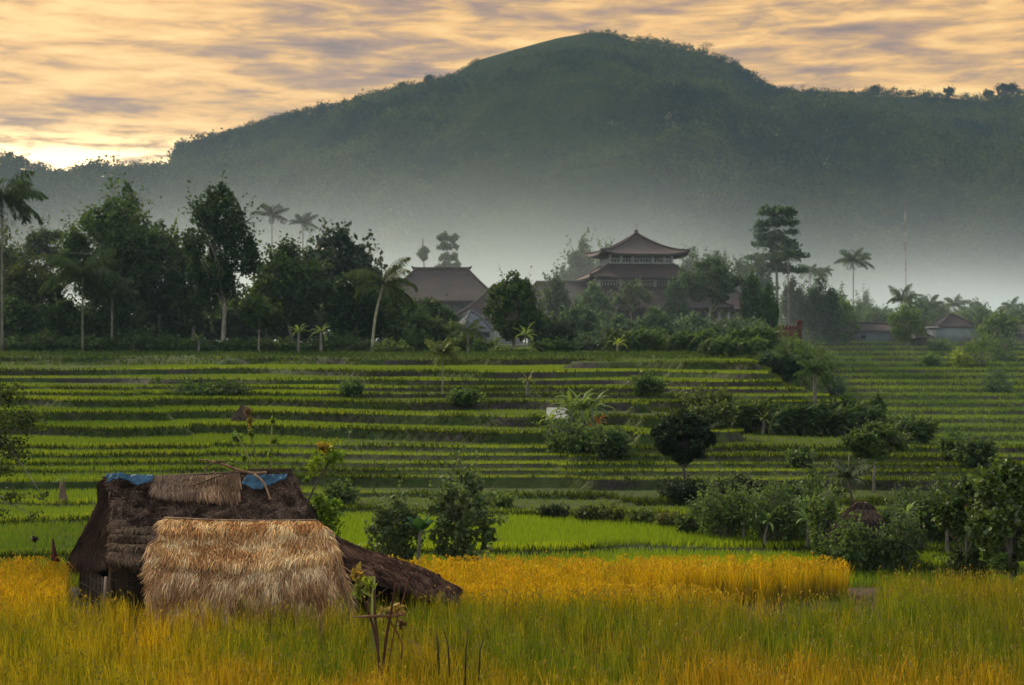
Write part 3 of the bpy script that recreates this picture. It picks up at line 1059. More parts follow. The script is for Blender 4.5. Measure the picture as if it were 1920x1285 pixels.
def banana(base, H, rng, col, nl=9, stem=.5, L=None, W=None, lean=0.0, spread=1.0, stemr=.11, stemcol=(1, 1, 1)):
    base = np.asarray(base, float)
    tk = MB(); cr = MB()
    L = L * .6 if L else H * .5; W = W or L * .2; nl = int(nl * 1.4)
    top = base + np.array([lean * H, 0, H * stem])
    tk.tube(trunk_pts(base - [0, 0, .1], top, .03, 5, rng), np.linspace(stemr * 1.2, stemr * .6, 5), 7, stemcol)
    for i in range(nl):
        a = i * 2.4 + rng.uniform(-.4, .4)
        el = 1.35 - 1.1 * spread * (i / nl) + rng.uniform(-.1, .1)
        LL = L * rng.uniform(.75, 1.1)
        hd = np.array([math.cos(a), math.sin(a), 0])
        K = 9
        s = np.linspace(0, 1, K)
        e = el - (1.0 + .9 * i / nl) * s ** 1.5 * rng.uniform(.8, 1.3)
        dx = np.cumsum(np.cos(e)) / K * LL; dz = np.cumsum(np.sin(e)) / K * LL
        sp = top + hd * dx[:, None] + np.array([0, 0, 1]) * dz[:, None]
        side = np.cross(hd, [0, 0, 1.0])
        w = W * .5 * np.sin(np.clip(s * .92 + .06, 0, 1) * math.pi) ** .55
        w[0] = W * .04; w[-1] = W * .05
        up = np.cross(side, np.gradient(sp, axis=0)); up /= np.linalg.norm(up, axis=1)[:, None] + 1e-9
        rag = 1 - .3 * rng.uniform(0, 1, K)
        V = np.stack([sp + side * (w * rag)[:, None] + up * (w * .35)[:, None] * -1, sp, sp - side * (w * rag[::-1])[:, None] - up * (w * .35)[:, None]], 1)
        c = np.asarray(col) * rng.uniform(.75, 1.35)
        C = np.stack([np.tile(c, (K, 1)), np.tile(c * 1.5, (K, 1)), np.tile(c, (K, 1))], 1)
        cr.grid(V, C)
    return tk, cr


def twigs(tk, cr, c0, R, n, leaf, col, rng, up=.35):
    for i in range(n):
        d = rng.normal(size=3); d[2] = abs(d[2]) * .9 + up * .3; d /= np.linalg.norm(d)
        e = np.asarray(c0) + d * np.asarray(R) * rng.uniform(.85, 1.5)
        s = np.asarray(c0) + d * np.asarray(R) * .35
        t = np.linspace(0, 1, 5)[:, None]
        pts = s + (e - s) * t + np.array([0, 0, 1]) * (t ** 2 * rng.uniform(-.12, .12) * R[2])
        tk.tube(pts, [leaf * .12, leaf * .04], 3, cap=False)
        m = rng.integers(9, 20)
        q = rng.uniform(.25, 1.03, m)[:, None]
        p = s + (e - s) * q + rng.normal(size=(m, 3)) * leaf * .5
        add_cards(cr, p, rng.normal(size=(m, 3)) + [0, 0, .6], leaf * rng.uniform(.6, 1.2, m), leaf * rng.uniform(1, 1.7, m), np.asarray(col) * rng.uniform(.6, 1.6, (m, 1)), rng, .3)


def shrub(base, H, W, rng, col, leaf=.14, n=900, lobes=6, depth=.8, stems=5):
    base = np.asarray(base, float)
    n = int(n * 1.25); leaf = leaf * .8; lobes = int(lobes * 2.6)
    tk = MB(); cr = MB()
    for i in range(lobes):
        u = rng.uniform(-1, 1, 2)
        ls = rng.uniform(.16, .36)
        c = base + np.array([u[0] * W / 2 * (1 - ls), u[1] * W / 2 * depth * (1 - ls), H * rng.uniform(.15, 1 - ls * .8 - .35 * abs(u[0]) * rng.uniform(0, 1))])
        r = np.array([W * ls * .6, W * ls * depth * .6, max(H * ls * .75, W * ls * .4)])
        lobe_cards(cr, c, r, n // lobes, leaf, np.asarray(col) * rng.uniform(.8, 1.25), rng, shell=.3)
        tk.tube(trunk_pts(base + [u[0] * .1, 0, -.1], c, .05, 4, rng), [.03 + H * .008, .012], 5)
    twigs(tk, cr, base + [0, 0, H * .35], (W * .5, W * .4, H * .62), 42, leaf, col, rng)
    # low skirt down to the ground
    k = n // 4
    p = base + rng.uniform(-1, 1, (k, 3)) * np.array([W * .38, W * .3, 0]) + np.array([0, 0, 1]) * rng.uniform(0, H * .5, (k, 1))
    add_cards(cr, p, rng.normal(size=(k, 3)) + [0, -.3, .3], leaf * rng.uniform(.7, 1.3, k), leaf * 1.4, np.asarray(col) * rng.uniform(.6, 1.3, (k, 1)), rng)
    return tk, cr


def wind_grass(base, H, W, rng, col, n=26, leaf=.34, bend=.6):
    n = int(n * 1.9)
    """tall canes with plumes of leaves blown over to the right"""
    base = np.asarray(base, float)
    tk = MB(); cr = MB()
    for i in range(n):
        b = base + np.array([rng.uniform(-W / 2, W / 2 * .6), rng.uniform(-1, 1) * W * .25, 0])
        h = H * rng.uniform(.55, 1.0)
        t = np.linspace(0, 1, 8)
        pts = np.stack([b[0] + h * bend * t ** 2.4 * rng.uniform(.3, 1.1), b[1] + 0 * t, b[2] + h * (t - .22 * t ** 3)], 1)
        tk.tube(pts, np.linspace(.025, .008, 8), 4, (.5, .6, .35), cap=False)
        m = 85
        q = rng.uniform(.25, 1, m)
        p = np.stack([np.interp(q, t, pts[:, k]) for k in range(3)], 1)
        d = np.stack([rng.uniform(.1, 1.1, m), rng.normal(size=m) * .4, rng.uniform(-.9, .5, m)], 1)
        d /= np.linalg.norm(d, axis=1)[:, None]
        L = leaf * rng.uniform(.8, 2.0, m)[:, None]
        wv = np.cross(d, rng.normal(size=(m, 3))); wv /= np.linalg.norm(wv, axis=1)[:, None]; wv *= leaf * .2
        v = np.stack([p, p + d * L * .5 - wv, p + d * L, p + d * L * .5 + wv], 1).reshape(-1, 3)
        c = np.asarray(col) * rng.uniform(.55, 1.45, (m, 1))
        cr.add(v, np.arange(4 * m).reshape(m, 4), np.repeat(c, 4, 0))
    return tk, cr


def tiers_tree(base, H, W, rng, col, tiers=6, clear=.4, trunk_r=.2, leaf=.4, n=2600, top_w=.55, bark=(.8, .8, .8), lean=0):
    base = np.asarray(base, float)
    tk = MB(); cr = MB()
    top = base + np.array([lean * H, 0, H * .97])
    tp = trunk_pts(base - [0, 0, .2], top, H * .01, 10, rng)
    tk.tube(tp, np.linspace(trunk_r, trunk_r * .2, 10), 7, bark)
    for i in range(tiers):
        t = i / max(1, tiers - 1)
        z = H * (clear + (1 - clear) * t * .95)
        c0 = np.array([np.interp(z, tp[:, 2] - base[2], tp[:, 0]), base[1], base[2] + z])
        r = W / 2 * (1 - (1 - top_w) * t) * rng.uniform(.8, 1.1)
        for s in range(8):
            a = rng.uniform(0, 2 * math.pi) if s > 1 else (0, math.pi)[s]
            rr = r * (rng.uniform(.2, .9) if s > 1 else rng.uniform(.8, .95))
            c = c0 + np.array([math.cos(a) * rr, math.sin(a) * rr * .8, rng.uniform(-.02, .03) * H])
            tk.tube(np.array([c0 - [0, 0, H * .03], (c0 + c) / 2 - [0, 0, .01 * H], c]), [trunk_r * .25, trunk_r * .08], 4, bark, cap=False)
            lobe_cards(cr, c, (r * .42, r * .38, H * .026), int(n / tiers / 8), leaf, np.asarray(col) * rng.uniform(.85, 1.2), rng, shell=.1)
    return tk, cr


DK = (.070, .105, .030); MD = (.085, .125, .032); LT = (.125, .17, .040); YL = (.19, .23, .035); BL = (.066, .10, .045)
rngp = np.random.default_rng(77)


def px_tree(kind, x, yb, yt, w, D, label, cat='tree', group=None, name=None, base=None, **kw):
    """x: photo column of the foot, yb/yt: rows of foot and top, w: width in photo px, D: distance"""
    if x > 1478 and D > 150 and not kw.pop('here', False):
        D += 46
    kw.pop('here', None)
    X = (x - 960) * D / F
    z0 = CZ - (yb - 642.5) * D / F
    zt = CZ - (yt - 642.5) * D / F
    g = ground(X, D)
    if yb is None or abs(g - z0) < 1.2 or g > z0:
        z0 = min(g, zt - .5)
    elif g < z0 - .3:
        z0 = g
    H = max(zt - z0, .25); W = w * D / F
    b = np.array([X, D, z0])
    rng = np.random.default_rng(int(x * 7 + yt * 13) % 100003)
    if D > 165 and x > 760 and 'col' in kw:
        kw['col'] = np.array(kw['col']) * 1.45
    m = M['leaf_glossy'] if kw.pop('glossy', False) else M['leaf']
    if kind == 'broad':
        col = kw.pop('col', MD)
        tk, cr = broad_tree(None, b, H, W, rng, col, **kw)
        return put(name or 'tree', b, label, cat, group, (tk, cr), (M['bark'], m))
    if kind == 'palm':
        tk, cr = palm(b, H, W / 2 * (1.2 if D > 190 else 1.1), rng, kw.pop('col', MD), **kw)
        return put(name or 'palm_tree', b, label, cat, group, (tk, cr), (M['bark'], m))
    if kind == 'banana':
        tk, cr = banana(b, H, rng, kw.pop('col', LT), **kw)
        return put(name or 'banana_plant', b, label, cat, group, (tk, cr), (M['bark'], m), names=('stem', 'leaves'))
    if kind == 'shrub':
        tk, cr = shrub(b, H, W, rng, kw.pop('col', MD), **kw)
        return put(name or 'shrub', b, label, cat, group, (tk, cr), (M['bark'], m), names=('stems', 'foliage'))
    if kind == 'cane':
        tk, cr = wind_grass(b, H, W, rng, kw.pop('col', MD), **kw)
        return put(name or 'bamboo_clump', b, label, cat, group, (tk, cr), (M['bark'], m), names=('canes', 'foliage'))
    if kind == 'tiers':
        tk, cr = tiers_tree(b, H, W, rng, kw.pop('col', BL), **kw)
        return put(name or 'tiered_tree', b, label, cat, group, (tk, cr), (M['bark'], m))
    raise ValueError(kind)


T = px_tree
G1 = 'trees of the dark wood on the left'
# --- wood at the left, standing on the top terrace
T('broad', 240, 668, 342, 118, 166, 'tall narrow tree with pointed top rising behind the big dense tree', group=G1, col=DK, clear=.3, lobes=13, leaf=.42, n=3000, lobe_size=.24, shape='cone')
T('broad', 215, 668, 372, 215, 160, 'big dense dark tree with rounded crown left of the tall pale-trunked tree', group=G1, col=DK, clear=.22, lobes=26, leaf=.42, n=7500, lobe_size=.24, trunk_r=.3)
T('broad', 300, 668, 415, 130, 163, 'dark tree filling the gap left of the tall pale-trunked tree', group=G1, col=DK, clear=.2, lobes=12, leaf=.42, n=2600)
T('broad', 418, 679, 340, 150, 152, 'tallest tree of the wood with bare pale trunk and open lobed crown', group=G1, col=(.036, .060, .018), clear=.24, lobes=26, leaf=.38, n=4600, lobe_size=.2, trunk_r=.26, bark=(1.5, 1.5, 1.4), lean=-.01)
T('broad', 362, 672, 455, 120, 160, 'mid-height dark tree half hidden beside the pale trunk', group=G1, col=DK, clear=.2, lobes=12, leaf=.4, n=2400)
T('broad', 545, 668, 448, 150, 158, 'dense dark tree standing under the two misty palms', group=G1, col=DK, clear=.2, lobes=16, leaf=.42, n=3800)
T('broad', 640, 668, 430, 150, 162, 'tree with large glossy leaves and orange fruit right of the misty palms', group=G1, col=(.03, .052, .02), clear=.3, lobes=18, leaf=.55, n=3200, glossy=True, lobe_size=.22, fruit=(.5, .18, .04))
T('broad', 500, 670, 500, 100, 164, 'dark tree between the tallest tree and the dense dark one', group=G1, col=DK, clear=.1, lobes=12, leaf=.4, n=2200)
T('broad', 715, 674, 520, 120, 160, 'dark bushy tree behind the leaning palm crown', group=G1, col=(.07, .10, .028), clear=.1, lobes=14, leaf=.36, n=2600)
T('broad', 655, 676, 515, 130, 155, 'round-topped dark tree in front of the glossy fruit tree', group=G1, col=(.040, .066, .018), clear=.12, lobes=16, leaf=.34, n=3800)
for x, yt, w, l in ((-5, 545, 150, 'first from the left edge'), (60, 560, 140, 'second from the left edge'), (150, 575, 140, 'behind the slim palm'), (255, 545, 150, 'under the big dense crown'), (345, 555, 140, 'left of the pale trunk'), (400, 545, 140, 'right behind the tall pale trunk foot'), (470, 560, 140, 'behind the small light tree'),
                    (530, 548, 140, 'behind the left banana of the pair'), (600, 560, 140, 'behind the right banana of the pair'), (680, 560, 130, 'behind the leaning palm'), (745, 570, 120, 'at the right end of the wood')):
    T('broad', x, 668, yt, w * 1.25, 172, 'dark undergrowth tree closing the wood, ' + l, group='undergrowth trees of the wood', col=DK, clear=.0, lobes=14, leaf=.45, n=1800, lobe_size=.34)
T('broad', 742, 678, 545, 90, 156, 'bushy green tree left of the hall with the ridge horns', group=G1, col=MD, clear=.1, lobes=12, leaf=.34, n=2800)
T('broad', 800, 672, 560, 110, 162, 'leafy tree standing before the hall roof, pale at its top', group=G1, col=(.06, .09, .03), clear=.2, lobes=13, leaf=.36, n=2700)
T('broad', 485, 682, 556, 75, 150, 'small light green tree with thin pale trunk under the tall tree', group=G1, col=(.06, .09, .02), clear=.35, lobes=11, leaf=.26, n=2200, trunk_r=.1, bark=(1.4, 1.4, 1.3))
T('broad', 85, 662, 428, 105, 172, 'feathery flat-topped tree beyond the palm at the left edge', group=G1, col=(.055, .08, .03), clear=.45, lobes=14, leaf=.34, n=2000, lobe_size=.26, flat=.6, shape='umbrella')
T('broad', 60, 664, 480, 130, 160, 'bushy olive tree below the flat-topped tree at the left', group=G1, col=(.06, .075, .02), clear=.1, lobes=16, leaf=.36, n=3600)
T('broad', 120, 668, 560, 110, 156, 'low dark tree at the foot of the wood near the left palms', group=G1, col=DK, clear=.05, lobes=14, leaf=.36, n=3000)
T('broad', 20, 668, 560, 110, 156, 'low dark tree at the left end of the wood', group=G1, col=DK, clear=.05, lobes=14, leaf=.36, n=3000)
T('broad', 330, 674, 545, 110, 164, 'low dark tree between the big dense tree and the pale trunk', group=G1, col=DK, clear=.05, lobes=14, leaf=.36, n=3000)
T('broad', 440, 674, 560, 90, 166, 'low dark tree right behind the pale trunk', group=G1, col=DK, clear=.05, lobes=12, leaf=.36, n=2500)
T('broad', 560, 674, 560, 110, 168, 'low dark tree behind the two banana plants of the wood', group=G1, col=DK, clear=.05, lobes=14, leaf=.36, n=3000)
T('broad', 220, 670, 560, 100, 158, 'low dark tree below the big dense crown', group=G1, col=DK, clear=.05, lobes=12, leaf=.36, n=2800)
T('broad', 5, 668, 425, 110, 168, 'olive green tree behind the palm at the left edge', group=G1, col=(.07, .10, .03), clear=.15, lobes=14, leaf=.36, n=2400)
T('palm', 4, 664, 322, 160, 150, 'tall coconut palm at the left edge of the photo', group='palms of the wood', nf=20, col=(.06, .085, .03), droop=1.35, tr=.13)
T('palm', 155, 666, 470, 150, 150, 'drooping palm with slim trunk in front of the big dense tree', group='palms of the wood', nf=16, col=(.05, .072, .02), droop=1.3, bark=(.9, 1, .8), tr=.11)
T('palm', 210, 668, 520, 100, 152, 'short palm with pale arching fronds beside the slim-trunked palm', group='palms of the wood', nf=13, col=(.065, .085, .03), droop=1.3, tr=.13)
T('palm', 698, 684, 492, 130, 146, 'leaning palm with pale trunk foot at the right end of the wood', group='palms of the wood', nf=17, col=(.07, .09, .025), droop=1.1, lean=.12, bark=(1.5, 1.6, 1.3), tr=.14, wind=.25)
T('palm', 510, 660, 384, 62, 235, 'misty coconut palm right of the tallest tree, the taller of two', group='palms in the mist', nf=17, col=(.06, .08, .04), droop=.8, tr=.12, up=.25, lw=1.6)
T('palm', 568, 660, 402, 52, 235, 'misty coconut palm above the dense dark tree, the shorter of two', group='palms in the mist', nf=15, col=(.05, .07, .04), droop=.8, tr=.12, up=.25, lw=1.6)
T('banana', 372, 676, 612, 40, 149, 'banana plant with forked pale stems left of the pale trunk', group='banana plants of the wood', L=1.9, nl=7)
T('banana', 560, 682, 586, 40, 148, 'banana plant with upright leaves, left one of the pair', group='banana plants of the wood', L=2.4, nl=8, stemr=.15)
T('banana', 602, 684, 586, 40, 147, 'banana plant with spread leaves, right one of the pair', group='banana plants of the wood', L=2.4, nl=8, stemr=.15, spread=1.3)
for i, (x, w, yt, c, l) in enumerate([(30, 110, 628, DK, 'low bush under the palm at the left edge'), (110, 110, 622, DK, 'low bush at the foot of the slim palm'), (255, 110, 620, DK, 'low bush below the big dense tree'),
                                      (330, 90, 632, MD, 'low bush left of the forked banana plant'), (455, 90, 632, MD, 'low bush between pale trunk and small light tree'), (525, 80, 636, MD, 'low bush left of the banana pair'),
                                      (640, 110, 622, MD, 'low bush right of the banana pair'), (60, 110, 634, DK, 'low bush between the left-edge palm and the slim palm'), (170, 110, 630, DK, 'low bush between the slim palm and the short palm'), (210, 90, 640, DK, 'low bush under the short palm'), (295, 90, 630, MD, 'low bush right below the big dense tree'), (395, 90, 640, DK, 'low bush just left of the tall pale trunk'), (585, 90, 640, DK, 'low bush behind the banana pair'), (700, 90, 640, MD, 'low bush at the foot of the leaning palm')]):
    T('shrub', x, 676, yt, w, 152, l, cat='bush', group='bushes at the foot of the wood', col=c, leaf=.24, n=700)

# --- shrubs and bananas in front of the village
SH = 'shrubs between terraces and village'
rows = [(735, 688, 640, 60, 146, LT, 'yellowish shrub right of the leaning palm'), (780, 682, 618, 66, 152, MD, 'tall leafy shrub under the hall roof'),
        (870, 682, 628, 60, 152, LT, 'light shrub behind the young front palm'), (905, 684, 640, 48, 148, MD, 'round shrub in the row below the big round tree, leftmost'),
        (945, 684, 652, 40, 146, LT, 'small round light bush on a thin stem, left of the pair'), (985, 684, 655, 36, 146, LT, 'small round light bush on a thin stem, right of the pair'),
        (1022, 684, 640, 52, 149, MD, 'round shrub right of the two small light bushes'), (1058, 684, 636, 50, 149, (.06, .1, .03), 'shrub between the row of bushes and the red-leaved one'),
        (1052, 684, 592, 60, 153, (.045, .06, .03), 'tall shrub with reddish leaves left of the temple'), (1100, 686, 628, 70, 160, BL, 'bluish shrub left below the temple wall'),
        (1150, 688, 622, 80, 158, BL, 'bluish shrub below the temple columns'), (1210, 690, 612, 70, 156, (.05, .085, .03), 'shrub right of the banana plant below the temple'),
        (1245, 690, 634, 60, 150, YL, 'yellow-green shrub left of the wind-blown bamboo'), (1360, 690, 588, 125, 160, BL, 'broad blue-green bush right below the temple'),
        (1425, 690, 606, 80, 166, BL, 'bluish bush in front of the red brick wall'), (1180, 690, 640, 56, 150, LT, 'light shrub at the foot of the banana plant below the temple'),
        (1275, 622, 596, 55, 176, BL, 'small round bush against the temple front'), (820, 688, 660, 60, 146, MD, 'low shrub behind the young front palm')]
for x, yb, yt, w, D, c, l in rows:
    T('shrub', x, yb, yt, w, D, l, cat='bush', group=SH, col=c, leaf=.26, n=1000, lobes=7)
T('broad', 962, 680, 512, 112, 156, 'big round bright green tree between the hall and the temple', col=(.062, .095, .018), clear=.12, lobes=24, leaf=.30, n=6200, lobe_size=.24)
for x, yb, yt, w, D, c, l in ((700, 680, 540, 90, 158, MD, 'leafy tree behind the leaning palm'), (790, 684, 590, 90, 154, (.07, .10, .03), 'light leafy tree below the hall roof, left'), (850, 684, 606, 70, 156, MD, 'small leafy tree below the hall roof, right'),
                             (1010, 684, 588, 70, 158, MD, 'small tree right of the big round tree'), (1085, 684, 574, 80, 166, BL, 'bluish tree before the left temple columns'), (1165, 684, 590, 66, 168, BL, 'bluish low tree before the middle temple columns'),
                             (1232, 684, 584, 60, 168, (.05, .085, .03), 'low tree before the right temple columns'), (1300, 684, 592, 70, 168, BL, 'low tree under the right temple eaves'), (1385, 684, 596, 80, 172, BL, 'low tree before the temple right wing')):
    T('broad', x, yb, yt, w, D, l, group='small trees in front of hall and temple', col=c, clear=.08, lobes=12, leaf=.34, n=1500, lobe_size=.34)
T('palm', 830, 740, 636, 92, place(830, 740)[1], 'young yellow-green palm standing on the upper terraces', group='young palms', nf=13, col=(.17, .19, .045), droop=.9, tr=.045, up=.2, bark=(1.2, 1.3, .9), lw=1.7)
T('banana', 985, 682, 600, 60, 148, 'banana plant in front of the big round tree', col=LT, L=3.0, nl=9)
T('palm', 878, 690, 596, 80, 150, 'small palm with feathery fronds in front of the little grey house', group='young palms', nf=11, col=(.085, .11, .035), droop=1.0, tr=.12, wind=.3)
T('banana', 1158, 692, 632, 60, 146, 'bright banana plant below the temple', col=YL, L=2.3, nl=7)
T('banana', 930, 684, 626, 50, 150, 'banana plant with pale leaves left of the big round tree foot', col=(.10, .13, .05), L=2.2, nl=7)
T('banana', 990, 742, 690, 50, place(990, 742)[1], 'low banana plant with yellowed leaves on the upper terraces', col=(.15, .15, .04), L=1.4, nl=7, stemr=.09)
WG = 'wind-blown bamboo clumps'
T('cane', 1185, 690, 606, 120, 150, 'wind-blown bamboo clump below the left part of the temple', cat='bamboo', group=WG, n=22)
T('cane', 1290, 696, 606, 90, 148, 'wind-blown bamboo clump with pale canes, second from the left', cat='bamboo', group=WG, n=24)
T('cane', 1370, 712, 622, 130, 132, 'wind-blown bamboo clump in the middle of the row, widest one', cat='bamboo', group=WG, n=26)
T('cane', 1455, 724, 650, 90, 118, 'dark wind-blown bamboo clump nearest the knoll', cat='bamboo', group=WG, n=22, col=(.03, .055, .02))
T('cane', 1410, 700, 600, 110, 150, 'wind-blown bamboo clump below the red brick wall', cat='bamboo', group=WG, n=26)
T('shrub', 1500, 690, 626, 110, 128, 'scrub on the shoulder between knoll and far slope', cat='bush', group=SH, col=MD, leaf=.24, n=1500, here=True)
T('palm', 1528, 770, 668, 90, place(1528, 775)[1], 'small palm with spread fronds on top of the knoll', group='young palms', nf=12, col=(.08, .12, .035), droop=.9, tr=.1, lw=1.5)

# --- trees among and behind the village
V = 'trees around the temple'
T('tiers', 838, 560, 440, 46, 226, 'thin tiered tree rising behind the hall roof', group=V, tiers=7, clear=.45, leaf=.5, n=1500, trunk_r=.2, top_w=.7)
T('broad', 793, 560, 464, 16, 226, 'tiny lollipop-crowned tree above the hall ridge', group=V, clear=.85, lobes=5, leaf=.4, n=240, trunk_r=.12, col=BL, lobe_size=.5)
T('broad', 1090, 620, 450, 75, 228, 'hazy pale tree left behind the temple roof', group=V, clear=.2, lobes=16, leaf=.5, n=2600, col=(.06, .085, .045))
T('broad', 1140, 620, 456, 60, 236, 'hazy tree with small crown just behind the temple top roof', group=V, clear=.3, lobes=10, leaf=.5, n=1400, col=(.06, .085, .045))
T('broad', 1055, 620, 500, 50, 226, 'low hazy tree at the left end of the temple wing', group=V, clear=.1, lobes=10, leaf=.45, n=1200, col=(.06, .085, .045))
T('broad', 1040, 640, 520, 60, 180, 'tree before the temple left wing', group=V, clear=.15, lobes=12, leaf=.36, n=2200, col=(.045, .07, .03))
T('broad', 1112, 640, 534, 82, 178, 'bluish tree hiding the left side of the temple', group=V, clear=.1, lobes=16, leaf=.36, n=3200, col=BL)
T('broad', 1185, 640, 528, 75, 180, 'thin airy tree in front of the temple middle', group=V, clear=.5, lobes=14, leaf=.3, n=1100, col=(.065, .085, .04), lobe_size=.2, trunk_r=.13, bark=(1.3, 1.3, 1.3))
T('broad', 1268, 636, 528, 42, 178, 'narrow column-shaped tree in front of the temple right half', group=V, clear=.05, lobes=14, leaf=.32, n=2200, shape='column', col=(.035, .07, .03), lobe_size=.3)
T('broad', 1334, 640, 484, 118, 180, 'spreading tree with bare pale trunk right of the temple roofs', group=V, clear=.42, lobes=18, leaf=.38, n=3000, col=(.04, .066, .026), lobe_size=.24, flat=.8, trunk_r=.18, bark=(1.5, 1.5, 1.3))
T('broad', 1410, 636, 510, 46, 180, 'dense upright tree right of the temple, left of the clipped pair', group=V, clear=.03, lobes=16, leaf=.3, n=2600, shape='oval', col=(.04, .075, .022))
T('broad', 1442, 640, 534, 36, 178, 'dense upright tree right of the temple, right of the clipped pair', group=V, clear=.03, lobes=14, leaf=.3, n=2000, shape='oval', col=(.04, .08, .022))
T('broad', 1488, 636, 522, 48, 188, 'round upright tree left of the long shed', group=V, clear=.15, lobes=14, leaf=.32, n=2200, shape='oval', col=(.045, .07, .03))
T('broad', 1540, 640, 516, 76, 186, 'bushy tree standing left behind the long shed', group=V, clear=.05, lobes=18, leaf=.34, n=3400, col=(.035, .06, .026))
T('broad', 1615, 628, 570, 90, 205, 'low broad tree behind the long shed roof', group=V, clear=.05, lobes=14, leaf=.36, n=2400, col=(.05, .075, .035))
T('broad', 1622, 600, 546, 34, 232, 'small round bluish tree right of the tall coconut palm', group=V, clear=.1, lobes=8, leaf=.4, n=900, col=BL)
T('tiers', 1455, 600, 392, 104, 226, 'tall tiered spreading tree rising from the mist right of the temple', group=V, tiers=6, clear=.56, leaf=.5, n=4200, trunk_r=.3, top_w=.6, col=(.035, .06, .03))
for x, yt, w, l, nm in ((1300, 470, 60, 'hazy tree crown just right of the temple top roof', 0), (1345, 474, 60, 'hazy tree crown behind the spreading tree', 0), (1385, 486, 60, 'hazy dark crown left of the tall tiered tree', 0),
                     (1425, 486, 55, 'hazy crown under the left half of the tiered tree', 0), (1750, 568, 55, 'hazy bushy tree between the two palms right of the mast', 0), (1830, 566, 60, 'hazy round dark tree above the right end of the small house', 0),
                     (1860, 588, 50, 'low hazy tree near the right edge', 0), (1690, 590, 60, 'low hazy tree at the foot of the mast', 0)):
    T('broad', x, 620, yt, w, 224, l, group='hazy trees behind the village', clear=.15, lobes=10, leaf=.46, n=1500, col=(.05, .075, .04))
for x, yt, w, D, l in ((1478, 462, 50, 222, 'misty palm beside the tiered tree trunk, the taller'), (1455, 480, 44, 224, 'misty palm hugging the tiered tree trunk'), (1520, 494, 52, 222, 'misty palm right of the tiered tree'), (1548, 500, 30, 226, 'small misty palm left of the tall coconut palm'),
                    (1600, 468, 66, 210, 'tall twin-stemmed coconut palm standing clear of the mist'), (1692, 542, 68, 196, 'palm with upright fronds at the foot of the mast'), (1745, 556, 56, 205, 'palm right of the mast, above the small house roof'),
                    (1790, 556, 54, 215, 'palm above the small house roof on the right'), (1896, 562, 50, 215, 'palm near the right edge above the dark roof'), (1335, 474, 44, 235, 'misty palm behind the temple right wing'), (1655, 575, 40, 215, 'small palm left of the mast')):
    T('palm', x, 620, yt, w, D, l, group='palms of the village', nf=16, col=(.055, .08, .035), droop=1.25, tr=.10, lw=1.0, up=.25)
T('broad', 1900, 640, 600, 70, 205, 'low dark trees clump at the right edge beside the dark roof', group=V, clear=.05, lobes=10, leaf=.36, n=1400, col=BL)
T('shrub', 1215, 560, 530, 10, 185, 'small sprig beside the temple gallery', cat='bush', group=SH, leaf=.2, n=60) if 0 else None
for x, yb, yt, w, D, c, l in [(1690, 648, 616, 46, 190, LT, 'bright bush between the long shed and the shack'), (1760, 660, 634, 50, 186, MD, 'low bush under the small house wall'), (1840, 690, 612, 70, 180, MD, 'leafy bush on the far slope right of the small house'),
                              (1880, 680, 626, 60, 178, BL, 'bush at the right edge on the far slope'), (1870, 740, 690, 70, 178, BL, 'dark bush on the far slope below the right edge bushes'), (1520, 650, 622, 60, 185, BL, 'low bush right of the red brick wall'),
                              (1570, 650, 626, 50, 188, BL, 'low bush left of the long shed wall'), (1800, 690, 655, 40, 178, YL, 'yellowish bush on the far slope'), (1610, 812, 776, 50, 170, MD, 'bush low on the far slope'), (1490, 715, 665, 90, 170, BL, 'scrub at the left border of the far slope, upper'), (1535, 700, 660, 70, 170, MD, 'bush at the left border of the far slope beside the small palm'), (1560, 740, 705, 60, 170, BL, 'scrub at the left border of the far slope, lower'), (1480, 668, 628, 90, 170, MD, 'bush before the foot of the red brick wall')]:
    X_, D_, z_ = place(x, yb, 140) if yb > 655 else (0, D, 0)
    T('shrub', x, yb, yt, w, D_, l, cat='bush', group='bushes by the right-hand houses', col=c, leaf=.24, n=700, here=yb > 655)

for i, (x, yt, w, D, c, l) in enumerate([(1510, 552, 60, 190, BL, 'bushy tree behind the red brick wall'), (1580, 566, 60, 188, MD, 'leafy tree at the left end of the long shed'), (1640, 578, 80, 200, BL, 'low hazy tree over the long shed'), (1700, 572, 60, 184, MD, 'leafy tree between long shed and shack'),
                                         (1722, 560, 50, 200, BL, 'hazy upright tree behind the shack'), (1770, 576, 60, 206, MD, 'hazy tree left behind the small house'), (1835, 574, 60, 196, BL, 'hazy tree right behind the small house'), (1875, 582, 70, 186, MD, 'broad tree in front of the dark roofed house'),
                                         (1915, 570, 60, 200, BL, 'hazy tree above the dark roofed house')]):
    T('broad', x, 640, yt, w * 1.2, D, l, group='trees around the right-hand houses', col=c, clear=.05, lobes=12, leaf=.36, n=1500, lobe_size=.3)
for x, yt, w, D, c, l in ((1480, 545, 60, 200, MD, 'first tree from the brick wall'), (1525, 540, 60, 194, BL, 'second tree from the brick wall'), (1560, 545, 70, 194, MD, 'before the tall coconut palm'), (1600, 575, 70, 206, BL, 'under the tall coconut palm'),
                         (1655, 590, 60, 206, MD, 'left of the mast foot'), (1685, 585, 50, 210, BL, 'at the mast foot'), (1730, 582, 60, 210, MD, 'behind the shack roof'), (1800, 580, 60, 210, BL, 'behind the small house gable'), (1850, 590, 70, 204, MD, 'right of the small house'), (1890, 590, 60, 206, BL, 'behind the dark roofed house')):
    T('broad', x, 636, yt, w * 1.3, D, 'leafy tree in the belt behind the right-hand houses, ' + l, group='tree belt behind the right-hand houses', col=c, clear=.0, lobes=12, leaf=.4, n=1500, lobe_size=.3)
